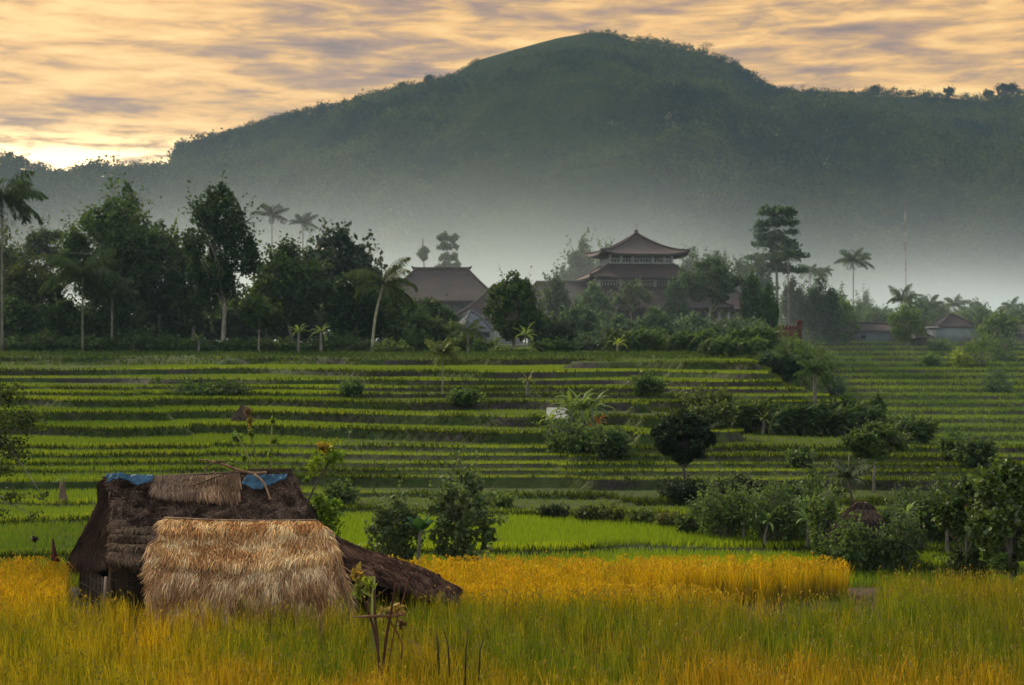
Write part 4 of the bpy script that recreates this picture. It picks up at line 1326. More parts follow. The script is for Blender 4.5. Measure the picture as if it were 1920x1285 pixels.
for x, yb, yt, D, l in ((1440, 1030, 935, 44.5, 'banana plant among the bushes below the straight-stemmed tree'), (1515, 1035, 925, 44, 'banana plant left of the little hut'), (1700, 1035, 900, 44, 'banana plant right of the little hut'), (1775, 1035, 905, 43.5, 'banana plant far right among the bushes'), (1395, 1020, 930, 45.5, 'banana plant below the airy small tree')):
    T('banana', x, yb, yt, 60, D, l, group='banana plants among the bushes', col=(.12, .17, .045), L=.95, nl=8, stemr=.05)
# --- on the terraces
def Tg(kind, px, py, yt, w, label, **kw):
    X, D, z = place(px, py)
    return px_tree(kind, px, CZ and py, yt, w, D, label, **kw)


BC = 'banana plants by the pale roofed shelter'
for dx, yt, l, c, L in ((-50, 752, 'yellow-green banana plant left of the pale shelter', YL, 1.4), (-12, 716, 'tall banana plant just right of the pale shelter', LT, 2.2), (8, 702, 'tallest banana plant of the clump with drooping leaves', LT, 2.3),
                     (28, 712, 'banana plant with pale arching leaves on the right of the clump', (.11, .15, .05), 2.3), (38, 760, 'banana plant with dead orange leaves', (.30, .11, .02), 1.2), (-2, 745, 'short banana plant in the middle of the clump', LT, 1.7)):
    Tg('banana', 1082 + dx, 832, yt, 60, l, group=BC, col=c, L=L, nl=9, stemr=.11)
Tg('shrub', 1075, 850, 775, 135, 'dark shrub under the banana clump', cat='bush', group='terrace bushes', col=MD, leaf=.15, n=2200)
Tg('shrub', 1145, 856, 800, 70, 'dark shrub right of the banana clump', cat='bush', group='terrace bushes', col=DK, leaf=.15, n=1200)
Tg('banana', 1372, 802, 757, 40, 'small bright banana plant on the grassy bank right of the round tree', col=YL, L=.95, nl=7, stemr=.06)
T('broad', 1282, 960, 768, 122, 56, 'dark round-crowned tree on a slender trunk in the middle terraces', col=(.022, .036, .012), clear=.38, lobes=26, leaf=.115, n=9500, lobe_size=.22, trunk_r=.07, depth=.9, bark=(.5, .5, .5))
T('shrub', 1290, 985, 900, 105, 55, 'dark bush at the foot of the round-crowned tree', cat='bush', group='terrace bushes', col=(.022, .036, .014), leaf=.1, n=2600)
T('broad', 1640, 985, 792, 120, 58, 'airy light green tree with side branches left of the right-hand knoll banks', col=(.09, .13, .03), clear=.45, lobes=16, leaf=.11, n=4200, lobe_size=.24, trunk_r=.06)
T('palm', 1605, 1000, 868, 96, 47, 'half dead palm with pale broken fronds above the little hut', nf=10, col=(.11, .13, .06), droop=1.0, tr=.05, bark=(.6, .5, .4), lw=2.0, up=.2, lean=-.1)
T('broad', 1385, 1000, 888, 120, 50, 'airy small tree right of the dark bush', col=(.05, .07, .022), clear=.3, lobes=14, leaf=.09, n=3200, lobe_size=.24, trunk_r=.05)
T('broad', 1488, 1010, 915, 44, 48, 'small round-topped tree on a straight stem', col=(.045, .075, .015), clear=.6, lobes=8, leaf=.09, n=1300, trunk_r=.04, lobe_size=.4)
T('broad', 1462, 1005, 930, 30, 49, 'narrow round-topped sapling left of the straight-stemmed tree', col=(.045, .08, .015), clear=.6, lobes=6, leaf=.09, n=700, trunk_r=.035, lobe_size=.4)
for x, yb, yt, w, D, c, l in [(1330, 1010, 930, 80, 49, (.06, .09, .028), 'leafy bush right of the dark bush under the round tree'), (1420, 1025, 930, 100, 48, MD, 'wide bush below the airy small tree'), (1500, 1030, 940, 110, 46, MD, 'big bush left of the little thatched hut'),
                              (1548, 1030, 925, 64, 43, (.09, .13, .03), 'light bush partly covering the little hut'), (1700, 1035, 925, 100, 46, DK, 'big dark bush right of the little hut'), (1760, 1035, 935, 90, 45, MD, 'big bush two places right of the little hut'),
                              (1662, 1040, 995, 50, 41.2, DK, 'low dark bush in front of the little hut'), (1588, 1045, 1008, 50, 41, MD, 'low green bush before the little hut doorway'), (1820, 1040, 925, 90, 45, (.075, .11, .025), 'bush with red-tinged leaves right of the row'),
                              (1592, 1046, 975, 100, 41.3, (.08, .115, .03), 'leafy bush hiding the left half of the little hut'), (1690, 1046, 960, 90, 41.3, (.065, .095, .028), 'bush overlapping the right eave of the little hut'), (1360, 1015, 905, 100, 46, (.08, .115, .03), 'tall bush between dark bush and airy small tree'), (1450, 1020, 900, 110, 45, (.08, .115, .03), 'tall bush behind the straight-stemmed tree'), (1530, 1010, 885, 110, 48, (.075, .11, .03), 'tall thin-leaved bush behind the light bush'), (1745, 1030, 905, 110, 45, (.065, .095, .028), 'tall bush right of the little hut, behind the big dark one'), (1855, 1040, 930, 80, 43, (.075, .12, .03), 'bush just left of the glossy edge tree'),
                              (1295, 1020, 962, 50, 47, (.06, .08, .02), 'upright small bush standing alone in the green field'), (1250, 1000, 960, 34, 48.5, (.11, .11, .03), 'yellowish bush with a dark hollow in the green field'),
                              (1040, 970, 948, 48, 51, (.035, .05, .02), 'round dark bush at the left of the low bush row'), (1100, 980, 950, 40, 50, (.08, .09, .02), 'olive bush second in the low bush row'), (1145, 984, 948, 60, 50, (.10, .11, .025), 'yellow-green bush third in the low bush row'),
                              (1205, 988, 958, 44, 49.5, (.07, .09, .02), 'olive bush fourth in the low bush row'), (940, 955, 925, 50, 54, LT, 'grassy bush left of the low bush row'),
                              (640, 960, 905, 60, 55, MD, 'thin dark bush behind the leaning yellow-leaved sapling'), 
                              (1570, 790, 752, 90, 98, (.03, .055, .018), 'dark green scrub on the knoll side'), (1645, 800, 740, 24, 97, MD, 'narrow upright bush on the knoll'), (1330, 775, 730, 90, 102, (.08, .1, .02), 'grassy scrub left of the knoll bank'),
                              (1790, 862, 810, 60, 78, MD, 'small airy bush on the right-hand terraces'), (1830, 872, 820, 80, 78, DK, 'dark bush on the right-hand terraces'), (1500, 880, 838, 50, 76, MD, 'bush on the terrace above the straight-stemmed tree'),
                              (660, 748, 712, 44, 118, MD, 'small bush in the middle of the upper terraces'), (870, 760, 728, 60, 115, MD, 'ragged bush below the young front palm'), (1215, 740, 700, 60, 122, MD, 'bush on the upper terrace bank right of the bananas'),
                              (400, 745, 722, 150, 118, (.055, .085, .02), 'long low planting on a terrace left of centre'), (1745, 690, 668, 30, 175, MD, 'small bush dotted on the far slope')]:
    if D < 50:
        c = np.array(c) * 1.2
    if D < 50 and w > 60:
        w *= 1.05; yt -= 6
    if D > 56:
        D = place(x, yb, 57, 245)[1]
    T('shrub', x, yb, yt, w, D, l, cat='bush', group='terrace bushes', here=True, col=c, leaf=.0019 * D + .02, n=1500 if w > 60 else 800, lobes=8)
T('banana', 118, 952, 885, 60, 54, 'ragged small banana plant left of the big hut', col=(.12, .17, .03), L=.55, nl=9, stemr=.14, stem=.7, stemcol=(.8, .6, .5))
for x, yb, yt, w, c, l in ((1330, 805, 750, 80, (.09, .12, .03), 'grassy scrub at the left end of the knoll bank'), (1478, 815, 768, 80, (.08, .09, .035), 'brownish scrub in the middle of the knoll bank'),
                             (1620, 812, 772, 80, MD, 'green scrub right of the small palm foot'), (1690, 822, 782, 90, DK, 'dark low scrub toward the end of the knoll bank')):
    T('shrub', x, yb, yt, w * 1.2, place(x, yb, 57, 120)[1], l, cat='bush', group='scrub on the knoll bank', here=True, col=c, leaf=.17, n=1900, lobes=10)
for kind, x, yb, yt, w, c, l in (('cane', 1400, 812, 745, 90, (.07, .10, .028), 'tall bent grass clump on the knoll bank, left'), ('banana', 1432, 815, 762, 50, LT, 'banana plant on the knoll bank'), ('cane', 1490, 818, 742, 110, (.055, .085, .025), 'tall bent grass clump on the middle of the knoll bank'),
                                 ('cane', 1585, 818, 748, 100, (.06, .09, .028), 'tall bent grass clump under the small palm'), ('banana', 1665, 822, 768, 50, LT, 'banana plant toward the end of the knoll bank'), ('cane', 1700, 832, 785, 70, (.06, .09, .025), 'low bent grass clump at the end of the knoll bank')):
    T(kind, x, yb, yt, w, place(x, yb, 57, 120)[1], l, cat='bamboo' if kind == 'cane' else 'banana plant', group='tall growth on the knoll bank', here=True, col=c)
T('banana', 655, 826, 800, 30, place(655, 826)[1], 'tiny pale banana seedling above the big hut', col=(.13, .2, .06), L=.45, nl=5, stemr=.03)
# --- just behind the hut and golden field
T('broad', 868, 1052, 880, 130, 38.5, 'leafy glossy tree with branches down to the ground right of the hut', col=(.11, .15, .05), clear=.06, lobes=20, leaf=.15, n=800, lobe_size=.2, trunk_r=.035, shape='oval', depth=.7)
T('broad', 742, 1050, 928, 110, 39.5, 'wide feathery bush between the hut and the leafy tree', cat='bush', col=(.10, .135, .05), clear=.05, lobes=18, leaf=.12, n=850, lobe_size=.26, trunk_r=.03)
T('banana', 788, 1055, 905, 60, 38.8, 'banana plant with one upright furled leaf between bush and tree', col=(.045, .10, .03), L=.95, W=.36, nl=4, stemr=.06, spread=.35)
T('banana', 655, 1045, 968, 60, 38, 'banana plant with broad pale leaf arching behind the dark side roof', col=(.09, .16, .03), L=1.1, W=.34, nl=4, stemr=.06, spread=1.35, stem=.4)
T('banana', 905, 1058, 1005, 60, 37.5, 'low banana plant with white-edged leaves at the foot of the leafy tree', col=(.12, .19, .06), L=.75, nl=6, stemr=.05)
T('banana', 1337, 1060, 1018, 60, 37.2, 'bright banana sprout behind the golden rice block', col=(.16, .26, .04), L=.4, W=.16, nl=3, stemr=.03, spread=.4)
T('banana', 128, 1060, 1022, 30, 37.2, 'small leafy weed beside the dark red banner', col=(.12, .2, .03), L=.35, nl=4, stemr=.02)
# --- right edge tree
T('broad', 1890, 1100, 858, 150, 35.5, 'glossy broad-leaved tree at the right edge of the photo', col=(.085, .125, .018), clear=.12, lobes=26, leaf=.15, n=3400, lobe_size=.2, trunk_r=.05, glossy=True)
T('broad', 1815, 1095, 895, 130, 37.5, 'slender tree with red-tinged leaves left of the glossy edge tree', col=(.055, .085, .018), clear=.42, lobes=14, leaf=.12, n=1300, lobe_size=.22, trunk_r=.04, fruit=(.35, .08, .02))
T('shrub', 1812, 1095, 1010, 90, 37.6, 'low bush at the foot of the slender right-hand tree', cat='bush', group='terrace bushes', col=(.035, .055, .014), leaf=.09, n=1600)

# left edge branches: a tree whose trunk stands outside the frame
def edge_tree():
    rng = np.random.default_rng(5)
    base = np.array([(-70 - 960) * 36.8 / F, 36.8, -.3])
    tk = MB(); cr = MB()
    top = P(-60, 740, 36.8)
    tp = trunk_pts(base, top, .1, 8, rng)
    tk.tube(tp, np.linspace(.12, .05, 8), 7)
    for (x, y, r, k) in [(10, 740, 40, 400), (40, 790, 48, 420), (0, 830, 46, 420), (30, 850, 30, 160), (-20, 780, 60, 500), (20, 930, 26, 110), (-10, 960, 30, 120), (60, 968, 20, 50), (-40, 880, 46, 300), (80, 930, 16, 30), (8, 880, 22, 80)]:
        c = P(x, y, 36.8 + rng.uniform(-.5, .5))
        j = rng.integers(3, 8)
        mid = (tp[j] + c) / 2 + [0, 0, .15]
        t = np.linspace(0, 1, 6)[:, None]
        tk.tube(tp[j] * (1 - t) ** 2 + 2 * mid * t * (1 - t) + c * t ** 2, [.03, .008], 5, cap=False)
        rr = r * 36.8 / F
        lobe_cards(cr, c, (rr, rr, rr * .55), k, .075, (.05, .07, .015), rng, shell=.1)
    put('tree', base, 'sparse branches of a tree reaching in from the left edge over the terraces', 'tree', None, (tk, cr), (M['bark'], M['leaf']))


edge_tree()


# ------------------------------------------------------------------ thatched hut
def interp_patch(ctrl, nu, nv):
    """ctrl (rows, cols, 3) -> smooth (nv, nu, 3)"""
    ctrl = np.asarray(ctrl, float)

    def cr1(a, n):       # catmull-rom along axis 0
        m = len(a)
        t = np.linspace(0, m - 1, n); i = np.minimum(t.astype(int), m - 2); f = (t - i)
        sh = (n,) + (1,) * (a.ndim - 1)
        f = f.reshape(sh)
        p0 = a[np.maximum(i - 1, 0)]; p1 = a[i]; p2 = a[i + 1]; p3 = a[np.minimum(i + 2, m - 1)]
        return .5 * ((2 * p1) + (-p0 + p2) * f + (2 * p0 - 5 * p1 + 4 * p2 - p3) * f ** 2 + (-p0 + 3 * p1 - 3 * p2 + p3) * f ** 3)
    g = cr1(ctrl, nv)
    g = np.swapaxes(cr1(np.swapaxes(g, 0, 1), nu), 0, 1)
    return g


def patch_normals(G):
    du = np.gradient(G, axis=1); dv = np.gradient(G, axis=0)
    n = np.cross(du, dv)
    n /= np.linalg.norm(n, axis=2)[:, :, None] + 1e-9
    return n


def thatch(mb, smb, ctrl, cols, n_str, rng, skew=0.0, cf=(2.2, 4), L=.28, w=.012, thick=.14, bump=.03, nu=60, nv=50, layers=0, out=None, fringe=True, wild=.25, lift=.02, under=None, seed=1):
    """slab into mb, straw strands into smb"""
    G = interp_patch(ctrl, nu, nv)
    Nn = patch_normals(G)
    if out is not None and (Nn.mean((0, 1)) * np.asarray(out)).sum() < 0:
        Nn = -Nn
    U, Vv = np.meshgrid(np.linspace(0, 1, nu), np.linspace(0, 1, nv))
    size = np.linalg.norm(np.asarray(ctrl)[0, -1] - np.asarray(ctrl)[0, 0])
    b = bump * ((fbm(U * size * 3, Vv * 8, seed, 4) - .5) * 2)
    if layers:
        b = b + .035 * ((Vv * layers + .6 * fbm(U * 3, Vv * 2, seed + 5, 2)) % 1.0)
    S = G + Nn * b[..., None]
    S[-1] += (fbm(U[-1] * size * 9, U[-1] * 0, seed + 3, 2) - .5)[:, None] * np.array([0, 0, .10])
    B = G - Nn * thick
    mb.grid(S); mb.grid(B)
    for e in (0, -1):
        mb.grid(np.stack([S[e], B[e]], 0)); mb.grid(np.stack([S[:, e], B[:, e]], 0))
    # strands
    u = rng.uniform(0, 1, n_str); v = rng.uniform(0, 1, n_str) ** .9
    if fringe:
        k = int(n_str * .09); v[:k] = rng.uniform(.95, 1.0, k); v[k:k + n_str // 60] = rng.uniform(0, .03, n_str // 60)
    iu = np.clip((u * (nu - 1)), 0, nu - 1.001); iv = np.clip((v * (nv - 1)), 0, nv - 1.001)
    a = iu.astype(int); c = iv.astype(int); fu = (iu - a)[:, None]; fv = (iv - c)[:, None]

    def samp(A):
        return (A[c, a] * (1 - fu) + A[c, a + 1] * fu) * (1 - fv) + (A[c + 1, a] * (1 - fu) + A[c + 1, a + 1] * fu) * fv
    p = samp(S); nn = samp(Nn)
    tv = np.gradient(G, axis=0); tv /= np.linalg.norm(tv, axis=2)[:, :, None] + 1e-9
    tu = np.gradient(G, axis=1); tu /= np.linalg.norm(tu, axis=2)[:, :, None] + 1e-9
    flow = (fbm(u * size * 1.2, v * 3, seed + 9, 3) - .5) * 1.6
    d = samp(tv) + samp(tu) * (skew + flow[:, None] + rng.normal(size=(n_str, 1)) * wild) + nn * rng.normal(size=(n_str, 1)) * .05 + nn * .03
    d /= np.linalg.norm(d, axis=1)[:, None]
    LL = (L * rng.uniform(.5, 1.3, n_str))[:, None]
    side = np.cross(d, nn); side /= np.linalg.norm(side, axis=1)[:, None] + 1e-9
    ww = (w * rng.uniform(.6, 1.4, n_str))[:, None]
    p0 = p + nn * .004
    pm = p + d * LL * .5 + nn * (lift * rng.uniform(.2, 1.6, n_str))[:, None]
    p1 = p + d * LL + nn * (lift * rng.uniform(-.5, 1.2, n_str))[:, None] - np.array([0, 0, 1]) * (LL * .08)
    V = np.stack([p0 - side * ww * .5, p0 + side * ww * .5, pm - side * ww * .5, pm + side * ww * .5, p1 - side * ww * .12, p1 + side * ww * .12], 1)
    bb = np.arange(n_str)[:, None] * 6
    cl = np.array(cols)
    big = fbm(u * size * cf[0], v * cf[1], seed + 31, 4)
    q = np.clip((big - .3) * 2.2 + rng.normal(size=n_str) * .25, 0, .999) * (len(cl) - 1)
    qi = q.astype(int); qf = (q - qi)[:, None]
    colr = (cl[qi] * (1 - qf) + cl[qi + 1] * qf) * rng.uniform(.45, 1.55, (n_str, 1))
    smb.add(V.reshape(-1, 3), np.concatenate([bb + np.array([[0, 1, 3, 2]]), bb + np.array([[2, 3, 5, 4]])]), np.repeat(colr, 6, 0))
    return S, Nn


SH_ = 2.3


def hut():
    P = lambda x, y, D, P0=globals()['P']: P0(x, y, D + SH_)

    def W3(v):
        v = np.array(v, float); k = (v[1] + SH_) / v[1]
        return np.array([v[0] * k, v[1] * k, max(CZ + (v[2] - CZ) * k, -.1) if v[2] < .3 else CZ + (v[2] - CZ) * k])
    rng = np.random.default_rng(21)
    root = thing('thatched_hut', (-6, 32.3, 0), 'old dark thatched hut with pale straw lean-to standing in the rice field', 'hut')
    dark = [(.030, .018, .013), (.085, .052, .036), (.15, .095, .066), (.24, .16, .11)]
    gable = [(.022, .014, .011), (.055, .034, .026), (.10, .065, .05)]
    light = [(.25, .12, .055), (.49, .275, .125), (.62, .40, .20), (.70, .52, .30)]
    lightw = [(.28, .125, .045), (.53, .27, .105), (.67, .40, .17), (.72, .52, .27)]
    brown = [(.040, .022, .016), (.10, .055, .038), (.17, .10, .068)]
    # main roof
    mb = MB(); st = MB()
    front = [[P(200, 895, 31.2), P(315, 892, 31.3), P(430, 889, 31.4), P(547, 886, 31.6)],
             [P(210, 945, 30.9), P(320, 942, 31), P(440, 942, 31), P(566, 938, 31.1)],
             [P(206, 1000, 30.3), P(300, 1000, 30.3), P(440, 1000, 30.3), P(588, 992, 30.4)],
             [P(212, 1052, 29.7), P(275, 1054, 29.7), P(430, 1070, 29.7), P(606, 1075, 29.8)]]
    thatch(mb, st, front, dark, 24000, rng, L=.11, w=.015, thick=.2, bump=.07, nu=90, nv=60, layers=5, cf=(5, 9), out=(0, -1, .4), wild=1.3, lift=.03, seed=2)
    left = [[P(186, 903, 32.2), P(192, 899, 31.7), P(202, 893, 31.2)],
            [P(181, 950, 32.6), P(192, 947, 31.8), P(210, 943, 30.95)],
            [P(153, 1004, 33.0), P(178, 1000, 31.7), P(206, 998, 30.35)],
            [P(125, 1056, 33.3), P(162, 1060, 31.5), P(210, 1048, 29.8)]]
    thatch(mb, st, left, gable, 9000, rng, L=.2, w=.016, thick=.2, bump=.04, out=(-1, -.6, .3), wild=.15, lift=.02, seed=3)
    Xr = P(606, 1075, 29.8)
    back = [[P(186, 903, 32.2), P(547, 886, 31.7)], [np.array(P(181, 950, 32.6)) + [0, .6, 0], W3([-4.6, 32.4, 2.6])], [P(122, 1066, 33.3) + [0, .3, 0], W3([-3.8, 33.4, 1.2])]]
    thatch(mb, st, back, gable, 1500, rng, L=.3, w=.02, thick=.15, out=(0, 1, .3), nu=20, nv=20, seed=4)
    right = [[P(547, 886, 31.6), P(549, 888, 31.8)], [P(566, 938, 31.1), W3([-4.4, 32.4, 2.6])], [P(588, 992, 30.4), W3([-4.0, 33, 1.9])], [Xr, W3([-3.8, 33.4, 1.2])]]
    thatch(mb, st, right, dark, 1800, rng, L=.25, w=.018, thick=.15, out=(1, 0, .3), nu=20, nv=30, seed=5)
    for y0, y1, dd in ((985, 1006, .02), (1002, 1024, .06), (1019, 1042, .10), (1036, 1064, .14)):
        Dm = 30.45 - (y0 - 985) * .012 - dd
        bc = [[P(206, y0, Dm), P(250, y0 + 2, Dm), P(310, y0 + 1, Dm + .02)], [P(203, (y0 + y1) / 2, Dm - .16), P(250, (y0 + y1) / 2 + 2, Dm - .18), P(310, (y0 + y1) / 2, Dm - .14)], [P(206, y1, Dm - .08), P(250, y1 + 3, Dm - .1), P(310, y1 + 1, Dm - .08)]]
        thatch(mb, st, bc, [(.05, .03, .02), (.13, .08, .05), (.24, .16, .10)], 1100, rng, L=.12, w=.014, thick=.06, bump=.04, nu=40, nv=12, out=(0, -1, .3), wild=.4, lift=.02, seed=y0)
    ro = mb.build('roof', M['thatch_dark'], root, smooth=True)
    st.build('roof_straw', M['straw'], ro)
    # ridge pole with bindings
    rp = MB()
    rp.tube([P(192, 895, 31.15), P(300, 894, 31.25), P(420, 888, 31.3), P(549, 882, 31.5)], [.03, .035, .03, .028], 7, (.5, .42, .4))
    for i in range(26):
        x = 470 + i * 3
        rp.tube([P(x, 880, 31.4), P(x + 1.2, 889, 31.36)], [.008, .008], 4, (.35, .25, .22), cap=False)
    rp.tube([P(465, 880, 31.42), P(547, 880, 31.45)], [.015, .015], 5, (.4, .3, .28))
    rp.build('ridge_pole', M['wood'], root, smooth=True)
    # paler straw laid along the ridge
    mb = MB(); st = MB()
    for x0, x1, y1, sd in ((292, 372, 922, 41), (352, 450, 926, 43)):
        pc = [[P(x0, 892, 31.12), P((x0 + x1) / 2, 890, 31.12), P(x1, 888, 31.15)], [P(x0 - 2, 906, 31.0), P((x0 + x1) / 2, 906, 31.0), P(x1 + 1, 905, 31.02)], [P(x0 - 3, y1 - 4, 30.86), P((x0 + x1) / 2, y1, 30.86), P(x1 - 2, y1 - 1, 30.88)]]
        cc = [(.14, .085, .055), (.30, .18, .10), (.46, .29, .17)] if sd == 43 else [(.10, .06, .045), (.18, .11, .075), (.28, .18, .12)]
        thatch(mb, st, pc, cc, 1500, rng, L=.22, w=.014, thick=.03, bump=.03, out=(0, -1, .4), nu=24, nv=12, seed=sd, wild=.12)
    pt = mb.build('ridge_straw', M['thatch_light'], root, smooth=True)
    st.build('straw', M['straw'], pt)
    # lean-to: three courses of pale straw
    mb = MB(); st = MB()
    c3 = [[P(274, 1046, 27.9), P(300, 1046, 27.9), P(330, 1046, 27.9)], [P(274, 1090, 27.45), P(300, 1090, 27.4), P(330, 1090, 27.4)], [P(280, 1175, 27.15), P(305, 1175, 27.1), P(330, 1175, 27.1)]]
    thatch(mb, st, c3, light, 1600, rng, L=.24, w=.013, thick=.1, out=(0, -1, .3), nu=20, nv=30, seed=11)
    c2 = [[P(280, 1020, 28.05), P(330, 1001, 28.15), P(420, 998, 28.2), P(600, 998, 28.3)],
          [P(286, 1060, 27.55), P(390, 1060, 27.5), P(510, 1060, 27.5), P(636, 1050, 27.7)],
          [P(286, 1105, 27.1), P(390, 1105, 27.05), P(515, 1105, 27.05), P(648, 1095, 27.3)],
          [P(290, 1185, 26.95), P(390, 1190, 26.9), P(520, 1190, 26.9), P(662, 1185, 27.1)]]
    thatch(mb, st, c2, light, 30000, rng, cf=(5, 9), skew=-.18, L=.30, w=.013, thick=.12, bump=.045, out=(0, -1, .3), nu=90, nv=60, seed=12, wild=.32, lift=.035)
    c1 = [[P(308, 972, 28.55), P(400, 976, 28.55), P(500, 977, 28.6), P(592, 976, 28.75)],
          [P(309, 990, 28.2), P(400, 993, 28.2), P(500, 993, 28.25), P(608, 990, 28.4)],
          [P(312, 1012, 27.95), P(400, 1020, 27.9), P(505, 1022, 27.9), P(624, 1014, 28.1)],
          [P(316, 1040, 27.6), P(400, 1050, 27.5), P(505, 1050, 27.5), P(634, 1040, 27.75)]]
    thatch(mb, st, c1, lightw, 15000, rng, cf=(5, 6), skew=-.25, L=.34, w=.013, thick=.02, bump=.03, out=(0, -1, .4), nu=90, nv=40, seed=13, wild=.28, lift=.03, fringe=False)
    bk = [[P(308, 973, 28.6), P(592, 978, 28.8)], [W3([-6.3, 29.6, 2.0]), W3([-3.5, 29.7, 2.0])], [W3([-6.3, 30.2, 1.5]), W3([-3.4, 30.3, 1.5])]]
    thatch(mb, st, bk, light, 1500, rng, L=.25, w=.016, thick=.1, out=(0, 1, .5), nu=20, nv=20, seed=14)
    # right end of the lean-to folding back
    en = [[P(592, 976, 28.75), W3([-3.45, 29.4, 2.2])], [P(624, 1014, 28.1), W3([-3.2, 29.4, 1.6])], [P(640, 1060, 27.6), W3([-3.0, 29.4, .9])], [P(662, 1185, 27.1), W3([-2.9, 29.4, 0])]]
    thatch(mb, st, en, light, 2500, rng, L=.26, w=.014, thick=.08, out=(1, 0, .2), nu=24, nv=30, seed=15)
    lo = mb.build('lean_to_roof', M['thatch_light'], root, smooth=True)
    st.build('straw', M['straw'], lo)
    tag(lo, 'pale fresh straw roof of the lean-to, leaning against the dark roof')
    # rolled pale edge along the courses
    rl = MB()
    rl.tube([P(308, 971, 28.5), P(400, 975, 28.5), P(500, 977, 28.55), P(592, 975, 28.7)], [.022, .02, .02, .02], 6, (1.7, 1.5, 1.2))
    rl.tube([P(278, 1020, 28.0), P(300, 1008, 28.05), P(316, 1003, 28.05)], [.022, .022], 6, (1.7, 1.5, 1.2))
    rl.tube([P(272, 1049, 27.85), P(286, 1044, 27.8)], [.022, .022], 6, (1.7, 1.5, 1.2))
    rl.tube([P(612, 1020, 27.85), P(632, 1060, 27.4), P(648, 1110, 27.05), P(656, 1175, 26.95)], [.02, .02], 6, (.9, .7, .6))
    rl.build('edge_binding', M['wood'], lo, smooth=True)
    # dark side roof sloping down to the right
    mb = MB(); st = MB()
    sf = [[P(600, 992, 29.6), P(660, 1022, 29.4), P(730, 1046, 29.2), P(790, 1066, 29.0), P(854, 1102, 28.9)],
          [P(622, 1035, 28.8), P(680, 1050, 28.7), P(740, 1066, 28.6), P(795, 1085, 28.5), P(852, 1105, 28.6)],
          [P(645, 1076, 28.1), P(690, 1080, 28.0), P(740, 1092, 28.0), P(795, 1112, 28.1), P(840, 1116, 28.3)]]
    thatch(mb, st, sf, brown, 13000, rng, skew=1.3, cf=(4, 9), L=.24, w=.014, thick=.16, bump=.05, out=(0, -1, .5), nu=60, nv=40, seed=21, wild=.3, lift=.03)
    sb = [[P(600, 992, 29.7), P(854, 1102, 29.0)], [W3([-3.2, 30.3, 1.5]), W3([-1.05, 29.7, .75])], [W3([-3.2, 30.9, .1]), W3([-1.0, 30.2, .1])]]
    thatch(mb, st, sb, brown, 2500, rng, L=.25, w=.018, thick=.12, out=(0, 1, .5), nu=30, nv=24, seed=22)
    # drooping lip at its end
    lip = [[P(800, 1072, 28.9), P(830, 1086, 28.85), P(855, 1104, 28.8)], [P(800, 1095, 28.4), P(828, 1104, 28.4), P(852, 1110, 28.5)], [P(806, 1116, 28.2), P(826, 1118, 28.25), P(842, 1117, 28.4)]]
    thatch(mb, st, lip, brown, 1800, rng, L=.2, w=.016, thick=.12, bump=.05, out=(.3, -1, .4), nu=20, nv=20, seed=23, wild=.4, lift=.04)
    sr = mb.build('side_roof', M['thatch_dark'], root, smooth=True)
    tag(sr, 'low dark brown thatch sloping down to the right')
    st.build('straw', M['straw'], sr)
    # posts and propping stick of the side roof
    for x, y0, y1, D, r, c in ((693, 1078, 1170, 28.4, .035, (1.5, 1.4, .9)), (742, 1090, 1170, 28.6, .028, (.6, .5, .4)), (792, 1100, 1170, 28.7, .028, (.5, .4, .35))):
        m = MB(); m.tube([P(x, y1, D) , P(x - 1, y0, D + .05)], [r, r * .85], 7, c); m.build('post', M['wood'], root, smooth=True)
    m = MB(); m.tube([P(697, 1125, 28.3), P(730, 1100, 28.2)], [.02, .014], 6, (1.4, 1.1, .9)); m.build('brace', M['wood'], root, smooth=True)
    m = MB(); m.box((-2.5, 32.4, .45), (2.0, .04, .9), 0, (.15, .12, .10)); m.build('back_panel', M['bamboo_wall'], root)
    # walls: corner posts and bamboo panels under the left eaves
    A = np.array([P(207, 1175, 30.2)[0], 32.5, 0]); Bk = np.array([P(152, 1100, 32.5)[0], 34.8, 0]); C = np.array([-4.5, 32.6, 0]); Dk = np.array([-4.5, 35.3, 0])
    for q, nm in ((A, 1), (Bk, 1), (C, 1), (Dk, 1), ((A + Bk) / 2, 0), (A + (C - A) * .22, 0)):
        m = MB(); hq = 1.7 if (q is A or q is C) else .8
        m.tube([q + [0, 0, -.1], q + [0, 0, hq]], [.045, .035], 8, (.9, .85, .8) if q is A else (.5, .45, .4)); m.build('post', M['wood'], root, smooth=True)

    def panel(a, b, z1, col, slats, z0=0.0):
        m = MB()
        d = b - a; L = np.linalg.norm(d); ang = math.atan2(d[1], d[0])
        m.box(list((a + b)[:2] / 2) + [(z0 + z1) / 2], (L, .03, z1 - z0), ang, col)
        nrm = np.array([math.sin(ang), -math.cos(ang), 0])
        for i in range(slats):
            t = (i + .5) / slats
            p = a + d * t + nrm * .024
            m.tube([p + [0, 0, z0 + .01], p + [0, 0, z1 - .01]], [.009, .009], 5, np.asarray(col) * (1.9 if i % 3 else .5), cap=False)
        for z in (z0 + .12, (z0 + z1) / 2, z1 - .15):
            m.tube([a + nrm * .04 + [0, 0, z], b + nrm * .04 + [0, 0, z]], [.013, .013], 5, np.asarray(col) * 1.5)
        m.build('wall_panel', M['bamboo_wall'], root)
    panel(Bk, A, .74, (1.1, 1.12, 1.15), 22)
    panel(A, A + (C - A) * .22, 1.5, (.5, .42, .36), 6)
    panel(A + (C - A) * .22, C, 1.5, (.25, .22, .2), 14)
    panel(C, Dk, 1.6, (.3, .3, .3), 12)
    panel(Dk, Bk, .7, (.3, .3, .3), 14)
